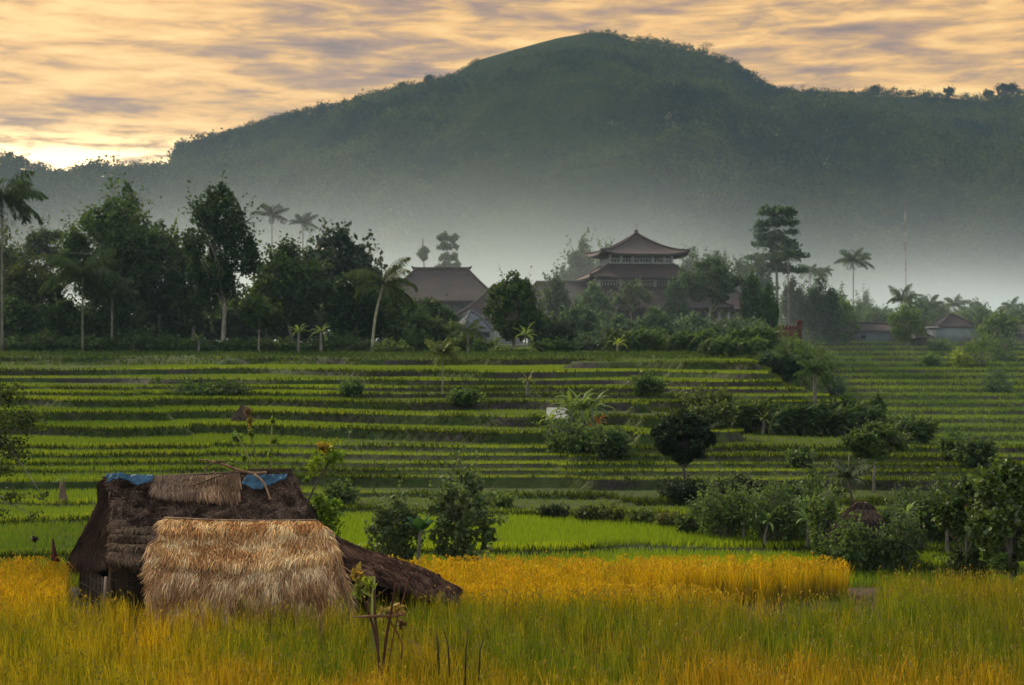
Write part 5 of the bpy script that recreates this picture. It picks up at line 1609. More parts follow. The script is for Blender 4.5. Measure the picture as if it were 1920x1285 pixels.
    # pale plank leaning at the corner
    m = MB(); m.tube([P(196, 1140, 30.0), P(199, 1082, 29.95)], [.045, .035], 6, (2.4, 2.4, 2.6)); m.build('door_jamb', M['wood'], root)


hut()


def tarps():
    rng = np.random.default_rng(8)
    for k, (x0, x1, ctrl, lab) in enumerate([
        (0, 0, [[(198, 892, 31.06), (222, 890, 31.06), (250, 892, 31.06), (288, 893, 31.08)], [(203, 901, 30.96), (225, 899, 30.95), (250, 905, 30.95), (286, 904, 30.97)], [(201, 905, 30.9), (226, 900, 30.9), (255, 911, 30.88), (278, 906, 30.9)]],
         'crumpled blue tarp tucked over the left end of the hut ridge'),
        (0, 0, [[(462, 893, 31.06), (490, 892, 31.06), (515, 891, 31.1), (540, 890, 31.12)], [(456, 903, 30.98), (488, 905, 30.96), (515, 903, 31.0), (536, 900, 31.05)], [(450, 908, 30.93), (482, 918, 30.86), (506, 912, 30.9), (528, 903, 31.0)]],
         'torn blue tarp near the right end of the hut ridge')]):
        G = interp_patch([[P(q[0], q[1], q[2] + SH_) for q in r] for r in ctrl], 46, 16)
        Nn = patch_normals(G)
        if Nn.mean((0, 1))[1] > 0:
            Nn = -Nn
        U, V = np.meshgrid(np.linspace(0, 6, 46), np.linspace(0, 2, 16))
        S = G + Nn * ((.10 * (fbm(U * 2.2 + V * 1.3, V * .9 - U * .4, 5 + k, 4) - .3)) + .02)[..., None]
        S[-1, :, 2] += .07 * (fbm(U[0] * 2, U[0] * 0, 9 + k, 2) - .5)
        mb = MB(); mb.grid(S); mb.grid(S - Nn * .006)
        o = mb.build('tarp', M['tarp'], None, smooth=True)
        tag(o, lab, 'tarp', 'blue tarps on the hut')


tarps()


def stick(name, label, cat, paths, group=None, mat='wood'):
    mb = MB()
    for pts, r, c in paths:
        pts = np.array([P(q[0], q[1], q[2] + SH_) for q in pts])
        if len(pts) > 2:
            pts = interp_patch(pts[:, None, :].repeat(2, 1), 2, len(pts) * 4)[:, 0]
        mb.tube(pts, r, 7, c)
    o = mb.build(name, M[mat], None, smooth=True)
    return tag(o, label, cat, group)


SG = 'branches lying on the hut roof'
stick('branch', 'long forked branch sticking out above the hut ridge to the left', 'branch', [([(370, 862, 31.2), (405, 867, 31.15), (440, 879, 31.1), (472, 888, 31.1), (500, 887, 31.1)], [.012, .03, .04], (1.2, .9, .7)),
                                                                                       ([(422, 866, 31.15), (405, 866, 31.1), (390, 874, 31.1), (384, 888, 31.0)], [.02, .02, .016], (.7, .6, .5))], SG)
stick('branch', 'thin pole lying slantwise over the pale ridge straw', 'branch', [([(357, 912, 30.85), (400, 897, 30.85), (442, 883, 30.95)], [.014, .018, .015], (.6, .5, .42))], SG)
stick('branch', 'crooked stick hanging down the middle of the dark roof', 'branch', [([(400, 884, 30.95), (408, 896, 30.82), (420, 920, 30.75), (440, 952, 30.6)], [.022, .02, .008], (.9, .75, .6))], SG)
stick('branch', 'curved bare stick hanging over the right blue tarp', 'branch', [([(477, 890, 30.95), (490, 900, 30.8), (499, 915, 30.7), (507, 937, 30.6)], [.022, .026, .02], (1.7, 1.45, 1.1))], SG)


# ------------------------------------------------------------------ saplings, canes, poles near the hut
def leaning_sapling():
    P = lambda x, y, D, P0=globals()['P']: P0(x, y, D + SH_)
    rng = np.random.default_rng(31)
    tk = MB(); cr = MB()
    base = P(566, 1030, 31.9); base[2] = 0
    pts = np.array([base, P(566, 975, 31.9), P(580, 935, 31.95), P(602, 890, 32.0), P(620, 865, 32.05)])
    pts = interp_patch(pts[:, None, :].repeat(2, 1), 2, 16)[:, 0]
    tk.tube(pts, np.linspace(.035, .02, 16), 7, (.45, .45, .35))
    tk.tube([P(566, 975, 31.9), P(560, 960, 31.9), P(556, 935, 31.95)], [.012, .006], 5, (.5, .5, .4))
    for x, y, r, c in ((618, 840, 20, (.22, .22, .014)), (606, 838, 12, (.30, .18, .015)), (632, 852, 16, (.14, .22, .015)), (595, 862, 18, (.17, .24, .015)), (586, 878, 14, (.16, .2, .015)), (622, 862, 14, (.14, .22, .02)), (575, 900, 9, (.1, .15, .02))):
        rr = r * 32 / F
        lobe_cards(cr, P(x, y, 32.0 + rng.uniform(-.15, .15)), (rr, rr, rr * .9), 90 if r > 10 else 30, .075, c, rng, shell=.1)
    for x, y, r in ((605, 950, 24), (622, 965, 20), (598, 975, 22), (620, 990, 22), (600, 940, 14), (630, 945, 10)):
        rr = r * 32.3 / F
        lobe_cards(cr, P(x, y, 32.3 + rng.uniform(-.2, .2)), (rr, rr, rr), 130, .085, (.13, .20, .015), rng, shell=.2)
    tk.tube([base, P(600, 990, 32.2), P(610, 960, 32.3)], [.03, .012], 6, (.5, .5, .4))
    put('sapling', base, 'leaning dark-stemmed sapling with yellow and orange leaves behind the hut', 'sapling', None, (tk, cr), (M['bark'], M['leaf']))
    # dead leaning twig with dry seed pods
    stick('dead_branch', 'thin dead branch with dry tip right of the leaning sapling', 'branch', [([(588, 1000, 32.9), (610, 950, 32.9), (640, 930, 32.9), (678, 926, 32.9)], [.014, .008, .004], (.4, .35, .3)), ([(655, 928, 32.9), (668, 934, 32.9), (680, 942, 32.9)], [.006, .01], (.35, .28, .22))])
    for j, (p, lab, lv) in enumerate([
        ([(484, 905, 32.4), (478, 850, 32.4), (470, 810, 32.4), (466, 765, 32.4)], 'tall cane with brown tip behind the hut ridge, tallest of three', [(466, 772, 8, (.15, .09, .03)), (468, 790, 8, (.22, .15, .03)), (470, 812, 6, (.16, .2, .03))]),
        ([(480, 905, 32.2), (470, 870, 32.2), (455, 835, 32.2), (442, 812, 32.2)], 'slanting green cane with leaves behind the hut ridge', [(448, 822, 9, (.13, .2, .03)), (441, 818, 7, (.13, .2, .03)), (458, 860, 7, (.14, .2, .03)), (435, 873, 9, (.14, .2, .03))]),
        ([(507, 905, 32.3), (508, 860, 32.3), (509, 820, 32.3), (510, 780, 32.3)], 'straight green cane right of the branches on the roof', [(511, 790, 5, (.15, .2, .02)), (516, 826, 6, (.15, .2, .02)), (507, 850, 5, (.15, .2, .02))])]):
        tk = MB(); cr = MB()
        pts = np.array([P(*q) for q in p]); b = pts[0].copy(); b[2] = 0
        pts = np.vstack([b, pts])
        pts = interp_patch(pts[:, None, :].repeat(2, 1), 2, 16)[:, 0]
        tk.tube(pts, np.linspace(.03, .016, 16), 6, (1.1, 1.3, .4))
        for x, y, r, c in lv:
            lobe_cards(cr, P(x, y, 32.3), (r * .009, r * .009, r * .014), 34, .06, c, rng, shell=.1, hang=1.0, long=2.4)
        put('cane_plant', b, lab, 'cane', 'green canes behind the hut', (tk, cr), (M['bark'], M['leaf']), names=('stem', 'leaves'))


leaning_sapling()


def field_sticks():
    rng = np.random.default_rng(41)
    D = 24.3
    root = thing('stick_rack', P(715, 1240, D) * [1, 1, 0], 'rack of crossed brown sticks with a crossbar standing in the front rice', 'stick rack')
    dk = (.40, .22, .15)
    for pts, r, c in [([(716, 1275, D), (703, 1190, D), (688, 1140, D), (672, 1100, D + .1)], [.014, .022, .02, .014], dk), ([(710, 1275, D), (708, 1200, D), (703, 1155, D), (702, 1105, D)], [.02, .024, .022, .018], (.45, .3, .2)),
                      ([(715, 1275, D - .1), (724, 1200, D - .1), (733, 1150, D - .1), (741, 1095, D - .1)], [.026, .024, .02, .012], (.42, .18, .12)), ([(726, 1262, D), (740, 1180, D + .1), (757, 1120, D + .2), (766, 1080, D + .2)], [.012, .012, .01, .006], (.9, .4, .2)),
                      ([(752, 1235, D), (753, 1205, D), (735, 1170, D), (720, 1150, D)], [.014, .016, .014], (1.0, .6, .2))]:
        m = MB(); p = np.array([P(*q) for q in pts]); p = interp_patch(p[:, None, :].repeat(2, 1), 2, 14)[:, 0]
        m.tube(p, np.interp(np.linspace(0, 1, 14), np.linspace(0, 1, len(r)), r), 7, c)
        m.build('stick', M['wood'], root, smooth=True)
    m = MB(); m.tube([P(662, 1157, D - .05), P(700, 1156, D - .08), P(740, 1155, D - .1), P(760, 1152, D - .1)], [.010, .022, .024, .02], 7, (.95, .6, .42)); m.build('crossbar', M['wood'], root, smooth=True)
    # dry flower heads and hanging leaves tied to it
    m = MB()
    for x, y, r, c, n in ((748, 1143, 13, (.32, .20, .05), 70), (728, 1148, 10, (.34, .24, .07), 50), (718, 1147, 8, (.3, .24, .06), 30), (676, 1095, 11, (.20, .20, .03), 60), (668, 1080, 9, (.26, .16, .03), 40), (752, 1170, 9, (.16, .09, .04), 40), (672, 1112, 10, (.14, .18, .02), 40), (697, 1092, 7, (.24, .28, .04), 24)):
        lobe_cards(m, P(x, y, D), (r * .0085, r * .0085, r * .0085), n, .05, c, rng, shell=.1, long=2)
    m.build('dry_leaves', M['leaf'], root)
    # young banana-like stalk behind the rack
    b = P(700, 1140, 26.2) * [1, 1, 0]
    tk = MB(); cr = MB()
    tk.tube([b, P(700, 1120, 26.2), P(701, 1082, 26.2)], [.04, .035, .028], 7, (1.5, 1.8, .6))
    lobe_cards(cr, P(680, 1100, 26.2), (.12, .08, .2), 60, .09, (.22, .22, .03), rng, shell=.1, long=2.5)
    lobe_cards(cr, P(668, 1075, 26.2), (.08, .08, .12), 34, .08, (.34, .22, .03), rng, shell=.1, long=2.5)
    put('plant_stalk', b, 'cut green banana stalk behind the stick rack', 'plant', None, (tk, cr), (M['bark'], M['leaf']), names=('stem', 'leaves'))
    # dark reed stems right of the rack
    for i, (x0, x1, y0, y1) in enumerate([(823, 818, 1235, 1178), (843, 830, 1240, 1172), (872, 880, 1255, 1168), (897, 912, 1250, 1178), (822, 816, 1215, 1186)]):
        m = MB()
        m.tube(np.array([P(x0, y0 + 30, 23.6), P(x0 + (x1 - x0) * .2, (y0 + y1) / 2 + 6, 23.6), P(x1, y1, 23.6)]), [.016, .014, .003], 5, (.38, .40, .16))
        o = m.build('reed', M['wood'], None, smooth=True)
        tag(o, ['thin dark reed right of the stick rack, leftmost tall one', 'dark reed leaning left, second from the rack', 'dark upright reed in the front rice, tallest', 'reed leaning right, farthest from the rack', 'short dark reed beside the leftmost tall one'][i], 'reed', 'dark reeds in the front rice')
    m = MB(); p = np.array([P(765, 1200, 24), P(776, 1204, 24), P(786, 1214, 24), P(789, 1228, 24)]); p = interp_patch(p[:, None, :].repeat(2, 1), 2, 12)[:, 0]
    m.tube(p, [.006, .010, .006], 5, (2.2, 1.6, 1.2)); tag(m.build('bent_stalk', M['wood'], None, smooth=True), 'pale bent dry stalk right below the stick rack', 'stalk')
    # bird scarer, dark red banner at the far left
    D = 35.0
    rt = thing('bird_scarer', P(66, 1060, D) * [1, 1, 0], 'bird scarer of rag and pale shell on a thin stick left of the hut', 'bird scarer')
    m = MB(); m.tube([P(70, 1080, D), P(66, 1040, D), P(60, 992, D)], [.012, .008], 5, (.6, .7, .4)); m.build('stick', M['wood'], rt)
    m = MB(); lobe_cards(m, P(66, 1010, D), (.07, .05, .06), 40, .06, (.05, .035, .03), rng, shell=.1); m.build('rag', M['leaf'], rt)
    m = MB(); lobe_cards(m, P(61, 1009, D), (.03, .03, .03), 16, .05, (.5, .45, .4), rng, shell=.1); m.build('shell', M['leaf'], rt)
    rt = thing('banner', P(102, 1060, D) * [1, 1, 0], 'dark red cloth banner wrapped on a pole at the left of the hut', 'banner')
    m = MB(); m.tube([P(103, 1090, D), P(99, 1010, D)], [.012, .008], 5, (.4, .3, .3)); m.build('pole', M['wood'], rt)
    G = interp_patch([[P(98, 1011, D - .02), P(100, 1010, D - .05), P(101, 1012, D - .02)], [P(96, 1035, D), P(101, 1033, D - .1), P(106, 1036, D)], [P(95, 1056, D), P(103, 1060, D - .12), P(113, 1054, D)]], 12, 14)
    m = MB(); m.grid(G); m.grid(G + [0, .012, 0]); m.build('cloth', rough_mat('dark red cloth', [(0.3, (.05, .014, .010)), (0.7, (.10, .03, .02))], 6), rt, smooth=True)
    # grey field stone shelter block behind the hut
    b = P(640, 1000, 39)
    m = MB(); m.box((b[0], b[1], ground(b[0], b[1]) + .3), (.5, .4, .62), .2, (.9, .8, .9)); m.box((b[0], b[1], ground(b[0], b[1]) + .66), (.62, .5, .09), .2, (.8, .75, .8))
    tag(m.build('field_shrine', M['plaster'], None), 'small grey stone field shrine half hidden behind the hut', 'shrine')


field_sticks()


# ------------------------------------------------------------------ buildings
def hip_roof(cx, cy, z0, w, d, h, ridge, rz=0.0, curve=.35, up=.0, thick=.22, n=16, mat='tile', col=(1, 1, 1), top_w=None):
    """concave hipped roof: eave rectangle w x d at z0 up to ridge length `ridge` (or to a w*top rectangle)"""
    mb = MB()
    tw = ridge; td = 0.0 if top_w is None else top_w
    t = np.linspace(0, 1, n)

    def ring(k, lift=0.0):
        s = k
        hz = h * (s * (1 - curve) + curve * s * s)
        W = w + (tw - w) * s; Dd = d + (td - d) * s
        m = 12
        pts = []
        cs = [(-W / 2, -Dd / 2), (W / 2, -Dd / 2), (W / 2, Dd / 2), (-W / 2, Dd / 2)]
        for i in range(4):
            a = np.array(cs[i]); b = np.array(cs[(i + 1) % 4])
            for j in range(m):
                u = j / m
                p = a + (b - a) * u
                cu = up * (1 - s) ** 3 * (abs(2 * u - 1) ** 4)
                pts.append([p[0], p[1], hz + cu + lift])
        return np.array(pts)
    rings = [ring(k) for k in t]
    V = np.stack(rings); V = np.concatenate([V, V[:, :1]], 1)
    rib = .05 * (np.arange(V.shape[1]) % 2)
    under = ring(0, -thick); under = np.concatenate([under, under[:1]], 0)
    inner = under * np.array([.9, .9, 1]) + [0, 0, .02]
    ca, sa = math.cos(rz), math.sin(rz)

    def tr(A):
        A = np.asarray(A)
        return np.stack([A[..., 0] * ca - A[..., 1] * sa + cx, A[..., 0] * sa + A[..., 1] * ca + cy, A[..., 2] + z0], -1)
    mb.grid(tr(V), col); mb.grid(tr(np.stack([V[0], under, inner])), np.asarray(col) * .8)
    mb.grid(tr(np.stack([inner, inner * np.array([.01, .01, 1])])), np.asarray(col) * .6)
    caps = MB()
    for c in range(4):
        line = np.array([r[c * 12] for r in rings]) + [0, 0, .06]
        caps.tube(tr(line), .13, 6, np.asarray(col) * .9)
    if ridge > .3:
        a, b = rings[-1][0], rings[-1][12]
        caps.tube(tr([a + [0, 0, .1], b + [0, 0, .1]]), .18, 6, np.asarray(col) * .9)
    return mb, caps, tr


def add_roof(root, *a, **k):
    mat = k.pop('mat', 'tile')
    lab = k.pop('label', None)
    mb, caps, tr = hip_roof(*a, **k)
    r = mb.build('roof', M[mat], root, smooth=False)
    if lab:
        r['label'] = lab
    caps.build('ridge_cap', M['ridge'] if mat == 'tile' else M[mat], r, smooth=True)
    return r


def m_at(px, py, D):
    return P(px, py, D)


def temple():
    D = 192.0
    s = D / F
    Z = lambda y: CZ - (y - 642.5) * s
    X = lambda x: (x - 960) * s
    rz = .10
    cx, cy = X(1193), D
    g = Z(640)
    root = thing('temple', (cx, cy, g), 'three-tiered temple with dark red tiled roofs and white balustrades', 'temple')
    # plinth and ground storey
    m = MB(); m.box((cx - 1.0, cy, (g + Z(613)) / 2 - 1.0), (19, 12, Z(613) - g + 2.0), rz); m.build('plinth', M['redwall'], root)
    # top roof with finial
    r = add_roof(root, cx, cy, Z(480), 11.0, 9.6, Z(440) - Z(480), .5, rz=.16, curve=.5, up=.45, thick=.3, label='top roof with concave slopes and finial')
    f = MB(); f.tube([(cx, cy, Z(441)), (cx, cy, Z(437)), (cx, cy, Z(435.5)), (cx, cy, Z(433)), (cx, cy, Z(431))], [.22, .34, .16, .3, .05], 8, (1, 1, 1)); f.build('finial', M['ridge'], r, smooth=True)
    f = MB(); f.tube([(cx, cy, Z(432)), (cx, cy, Z(408))], [.035, .02], 5, (.6, .6, .6)); f.build('lightning_rod', M['metal'], r)
    # galleries: dark core, white posts, balusters between rails
    def gallery(w, d, y0, y1, posts, yb):
        z0, z1 = Z(y1), Z(y0)
        m = MB(); m.box((cx, cy, (z0 + z1) / 2), (w * .82, d * .82, z1 - z0 + .3), rz, (.8, .9, 1)); m.build('core_wall', M['darkwood'], root)
        ca, sa = math.cos(rz), math.sin(rz)
        tr = lambda x, y, z: np.array([cx + x * ca - y * sa, cy + x * sa + y * ca, z])
        for u in posts:
            m = MB(); m.box(tr(u * w / 2, -d / 2, (z0 + z1) / 2), (.28, .28, z1 - z0), rz); m.build('post', M['white'], root)
        for sx in (-1, 1):
            m = MB(); m.box(tr(sx * w / 2, d / 2, (z0 + z1) / 2), (.28, .28, z1 - z0), rz); m.build('post', M['white'], root)
        bal = MB()
        zt = Z(yb)
        for z in (z0 + .09, zt):
            bal.box(tr(0, -d / 2, z), (w, .16, .12), rz); bal.box(tr(-w / 2, 0, z), (.16, d, .12), rz); bal.box(tr(w / 2, 0, z), (.16, d, .12), rz)
        nb = int(w / .34)
        for i in range(nb):
            u = -w / 2 + (i + .5) * w / nb
            p = tr(u, -d / 2, 0)
            bal.tube([p + [0, 0, z0], p + [0, 0, (z0 + zt) / 2 - .05], p + [0, 0, zt]], [.05, .085, .045], 5, cap=False)
        for i in range(int(d / .4)):
            for sx in (-1, 1):
                p = tr(sx * w / 2, -d / 2 + (i + .5) * .4, 0)
                bal.tube([p + [0, 0, z0], p + [0, 0, zt]], [.06, .06], 4, cap=False)
        bal.build('balustrade', M['white'], root)
    gallery(7.8, 6.6, 480, 497.5, (-.98, -.62, -.28, .36, .72, .98), 488)
    add_roof(root, cx, cy, Z(523), 13.4, 12.0, Z(496) - Z(523), 7.6, top_w=6.2, rz=rz, curve=.25, up=.2, thick=.3)
    gallery(11.0, 9.6, 523, 541, (-.98, -.5, -.07, .26, .55, .98), 529)
    add_roof(root, cx + .5, cy, Z(580), 19.5, 17.0, Z(541) - Z(580), 11.0, top_w=9.4, rz=rz, curve=.2, up=.2, thick=.35)
    # ground floor: dark hall behind orange columns
    m = MB(); m.box((cx, cy + .5, (Z(578) + Z(613)) / 2), (15, 11, Z(578) - Z(613)), rz, (.7, .8, 1.0)); m.build('hall', M['darkwood'], root)
    for x in (1108, 1135, 1147, 1200, 1236, 1249, 1288, 1300):
        m = MB(); z0, z1 = Z(612), Z(580)
        xx = X(x); yy = cy - 7.4 + (xx - cx) * math.tan(rz)
        m.box((xx, yy, (z0 + z1) / 2), (.42, .42, z1 - z0), rz)
        m.box((xx, yy, z0 + .2), (.6, .6, .5), rz)
        m.build('column', M['redwall'], root)
    m = MB(); m.box((cx, cy - 7.9, Z(614)), (17, .3, .5), rz, (1, 1, 1)); m.build('parapet', M['redwall'], root)
    # right wing of the temple
    w = thing('temple_wing', (X(1350), cy + 2, g), 'low open pavilion with wide tiled roof joined right of the temple', 'pavilion')
    add_roof(w, X(1345), cy + 3, Z(580), 10.5, 10, Z(524) - Z(580), 1.5, rz=.08, curve=.2, up=.2, thick=.3)
    m = MB(); m.box((X(1345), cy + 3, (Z(613) + g) / 2 - .6), (8.4, 8, Z(613) - g + 1.2), .08); m.build('plinth', M['redwall'], w)
    m = MB(); m.box((X(1340), cy + 4, (Z(582) + Z(613)) / 2), (6.5, 6, Z(582) - Z(613)), .08, (.8, .8, 1)); m.build('inner_wall', M['darkwood'], w)
    for x, c, mt in ((1302, 1, 'redwall'), (1316, 1, 'white'), (1345, 1, 'white'), (1362, 1, 'white'), (1387, 1, 'white')):
        m = MB(); z0, z1 = Z(612), Z(581); m.box((X(x), cy - 1.2, (z0 + z1) / 2), (.42, .42, z1 - z0), .08); m.box((X(x), cy - 1.2, z0 + .2), (.6, .6, .45), .08); m.build('column', M[mt], w)
    m = MB(); m.box((X(1360), cy - 1.4, Z(608)), (5.5, .2, .9), .08); m.build('parapet', M['white'], w)
    # left wing
    w = thing('temple_wing', (X(1045), cy + 3, g), 'long low tiled building joined left of the temple', 'pavilion')
    add_roof(w, X(1055), cy + 4, Z(568), 10.5, 9, Z(528) - Z(568), 6.5, rz=.0, curve=.15, up=.15, thick=.3)
    m = MB(); m.box((X(1055), cy + 4, (Z(569) + g) / 2 - .5), (8.6, 7, Z(569) - g + 1), 0); m.build('wall', M['plaster'], w)
    m = MB(); m.box((X(1022), cy + .42, Z(600)), (1.0, .1, 1.6), 0, (.3, .3, .3)); m.build('window', M['darkwood'], w)


temple()


def hall():
    D = 186.0; s = D / F
    Z = lambda y: CZ - (y - 642.5) * s
    X = lambda x: (x - 960) * s
    root = thing('hall', (X(830), D, Z(645)), 'large hall with broad dark tiled hip roof and horned ridge ends', 'hall')
    r = add_roof(root, X(828), D, Z(566), 14.2, 11, Z(505) - Z(566), 6.2, rz=0, curve=.12, up=.1, thick=.35)
    for sx, dx in ((-1, 775), (1, 881)):
        h = MB(); h.tube([(X(dx - sx * 6), D, Z(504)), (X(dx), D, Z(503)), (X(dx + sx * 4), D, Z(499))], [.2, .2, .05], 6); h.build('ridge_horn', M['ridge'], r, smooth=True)
    m = MB(); m.box((X(828), D, (Z(567) + Z(646)) / 2), (11, 8.5, Z(567) - Z(646)), 0, (.8, .8, .8)); m.build('wall', M['plaster'], root)
    for i in range(3):
        m = MB(); m.box((X(790 + i * 30), D - 4.27, Z(600)), (1.1, .08, 1.5), 0, (.4, .4, .5)); m.build('window', M['darkwood'], root)
    D2 = 180.0; s2 = D2 / F
    Z2 = lambda y: CZ - (y - 642.5) * s2
    X2 = lambda x: (x - 960) * s2
    a = thing('pavilion', (X2(925), D2, Z2(645)), 'lower tiled pavilion beside the hall behind the big round tree', 'pavilion')
    add_roof(a, X2(928), D2, Z2(598), 9.6, 8, Z2(536) - Z2(598), .4, rz=0, curve=.3, up=.1, thick=.3)
    m = MB(); m.box((X2(928), D2, (Z2(599) + Z2(646)) / 2), (6.6, 5.4, Z2(599) - Z2(646))); m.build('wall', M['white'], a)
    m = MB(); m.box((X2(912), D2 - 2.74, Z2(620)), (.9, .08, 1.6), 0, (.6, .6, .6)); m.build('door', M['darkwood'], a)
    D3 = 170.0; s3 = D3 / F
    Z3 = lambda y: CZ - (y - 642.5) * s3
    X3 = lambda x: (x - 960) * s3
    a = thing('grey_house', (X3(885), D3, Z3(655)), 'small grey roofed house below the hall', 'house')
    add_roof(a, X3(884), D3, Z3(622), 3.7, 3.4, Z3(586) - Z3(622), .5, rz=.5, curve=-.35, up=0, thick=.12, mat='plaster', col=(.75, .75, .78))
    m = MB(); m.box((X3(884), D3, (Z3(623) + Z3(665)) / 2), (2.6, 2.4, Z3(623) - Z3(665)), .5, (.6, .6, .6)); m.build('wall', M['plaster'], a)
    m = MB(); m.box((X3(872), D3 + 2, Z3(600)), (2.8, 1.6, .12), .2, (1.1, 1.1, 1.1)); m.build('awning', M['white'], a)


hall()


def small_houses():
    D = 238.0; s = D / F
    Z = lambda y: CZ - (y - 642.5) * s
    X = lambda x: (x - 960) * s
    a = thing('long_shed', (X(1640), D, Z(645)), 'long low grey-walled shed with flat dark roof on the far slope', 'shed')
    add_roof(a, X(1640), D, Z(621), 10.8, 6, Z(607) - Z(621), 8.5, rz=.02, curve=0, up=0, thick=.12)
    m = MB(); m.box((X(1640), D, (Z(622) + Z(650)) / 2), (9.9, 5.0, Z(622) - Z(650)), .02, (.95, 1, 1.02)); m.build('wall', M['plaster'], a)
    m = MB(); m.box((X(1612), D - 2.55, Z(632)), (.7, .08, .6), .02, (.5, .5, .5)); m.build('window', M['darkwood'], a)
    m = MB(); m.box((X(1640), D - 2.7, Z(622.5)), (10.1, .2, .16), .02); m.build('fascia', M['white'], a)
    a = thing('small_house', (X(1787), D, Z(645)), 'small pale-walled house with pointed dark roof on the far slope', 'house')
    add_roof(a, X(1784), D, Z(613), 6.3, 5.6, Z(591) - Z(613), .8, rz=.12, curve=.1, up=0, thick=.14)
    m = MB(); m.box((X(1787), D, (Z(614) + Z(650)) / 2), (6.3, 5.1, Z(614) - Z(650)), .12, (1.15, 1.2, 1.2)); m.build('wall', M['plaster'], a)
    m = MB(); m.box((X(1787), D, Z(614)), (6.8, 5.5, .18), .12); m.build('cornice', M['white'], a)
    m = MB(); m.box((X(1826), D - .3, Z(628)), (.08, .9, .9), .12, (.6, .6, .6)); m.build('window', M['darkwood'], a)
    D = 234.0; s = D / F
    a = thing('shack', (X(1722), D, Z(650)), 'tiny dark shack with peaked roof between the shed and the small house', 'shack')
    add_roof(a, X(1722), D, Z(634), 3.3, 3.3, Z(620) - Z(634), .2, rz=.4, curve=0, up=0, thick=.1)
    m = MB(); m.box((X(1722), D, (Z(635) + Z(652)) / 2), (2.4, 2.4, Z(635) - Z(652)), .4); m.build('wall', M['darkwood'], a)
    D = 240.0; s = D / F
    a = thing('house', (X(1905), D, Z(645)), 'dark roofed low house at the right edge', 'house')
    add_roof(a, X(1905), D, Z(626), 7.5, 6, Z(606) - Z(626), 2, rz=0, curve=.1, up=0, thick=.14)
    m = MB(); m.box((X(1905), D, (Z(627) + Z(655)) / 2), (5.6, 4.6, Z(627) - Z(655)), 0, (.7, .7, .7)); m.build('wall', M['plaster'], a)
    # red brick wall with a stepped gate
    D = 184.0; s = D / F
    a = thing('brick_wall', (X(1465), D, Z(645)), 'red brick garden wall with stepped gate posts right of the temple', 'wall')
    m = MB(); m.box((X(1468), D, (Z(615) + Z(648)) / 2), (4.0, .35, Z(615) - Z(648))); m.build('wall', M['redwall'], a)
    m = MB()
    for i in range(9):
        m.box((X(1442 + i * 6.5), D, Z(613)), (.26, .38, .36))
    m.build('coping', M['redwall'], a)
    for x in (1437, 1499):
        m = MB(); m.box((X(x), D, (Z(606) + Z(648)) / 2), (.5, .5, Z(606) - Z(648))); m.box((X(x), D, Z(605)), (.75, .75, .25)); m.box((X(x), D, Z(602)), (.45, .45, .3)); m.build('gate_post', M['redwall'], a)
    # radio mast standing in the mist
    D = 330.0; s = D / F
    a = thing('radio_mast', (X(1699), D, Z(600)), 'tall thin red and white radio mast rising from the mist', 'mast')
    zb, zt = Z(640), Z(378)
    nseg = 14
    for i in range(nseg):
        z0 = zb + (zt - zb) * i / nseg; z1 = zb + (zt - zb) * (i + 1) / nseg
        m = MB(); c = (.5, .26, .24) if i % 2 else (.8, .8, .8)
        x0 = X(1700 - 3 * i / nseg)
        for ax, ay in ((-.14, 0), (.14, 0), (0, .22)):
            m.tube([(x0 + ax, D + ay, z0), (x0 + ax, D + ay, z1)], [.035, .035], 4, c)
        k = 4
        for j in range(k):
            za = z0 + (z1 - z0) * j / k; zc = z0 + (z1 - z0) * (j + 1) / k
            m.tube([(x0 - .14, D, za), (x0 + .14, D, zc)], [.03, .03], 3, c, cap=False); m.tube([(x0 + .14, D, za), (x0, D + .22, zc)], [.03, .03], 3, c, cap=False)
        m.build('mast_section', M['metal'], a)
    # pale roofed shelter among the bananas
    Xs, Ds, zs = place(1048, 806)
    sc_ = Ds / F
    a = thing('shelter', (Xs, Ds, zs), 'small field shelter with pale sheet roof beside the banana clump', 'shelter')
    zt = CZ - (766 - 642.5) * sc_
    m = MB()
    v = np.array([[-.62, -.5, -.34], [.62, -.5, -.34], [.5, .45, .12], [-.55, .45, .12]]) * [1, 1, 1.0] + [Xs, Ds, zt - .1]
    m.grid(np.array([[v[0], v[1]], [v[3], v[2]]]), (.62, .60, .56)); m.grid(np.array([[v[0], v[1]], [v[3], v[2]]]) - [0, 0, .04])
    m.build('roof', M['white'], a)
    for dx, dy in ((-.5, -.4), (.5, -.4), (-.5, .4), (.5, .4)):
        m = MB(); m.tube([(Xs + dx, Ds + dy, zs - .1), (Xs + dx, Ds + dy, zt - .36 + (.4 if dy > 0 else 0) * .9)], [.035, .03], 6, (.6, .5, .4)); m.build('post', M['wood'], a)
    # small thatched hut in the bushes on the right
    D = 42.6
    rng = np.random.default_rng(55)
    b = P(1618, 1040, D); b[2] = ground(b[0], b[1])
    a = thing('thatched_hut', b, 'small dark thatched hut half hidden in the bushes on the right', 'hut')
    mb = MB(); st = MB()
    ap = P(1618, 943, D)
    cols = [(.035, .024, .02), (.08, .055, .042), (.13, .085, .06)]
    e = CZ - (1000 - 642.5) * D / F
    el = P(1566, 1002, D - .8); er = P(1682, 1000, D - .6); bl = el + [0.1, 1.9, 0]; br = er + [0, 1.9, 0]
    r0 = ap + [-.12, 0, 0]; r1 = ap + [.12, 0, 0]
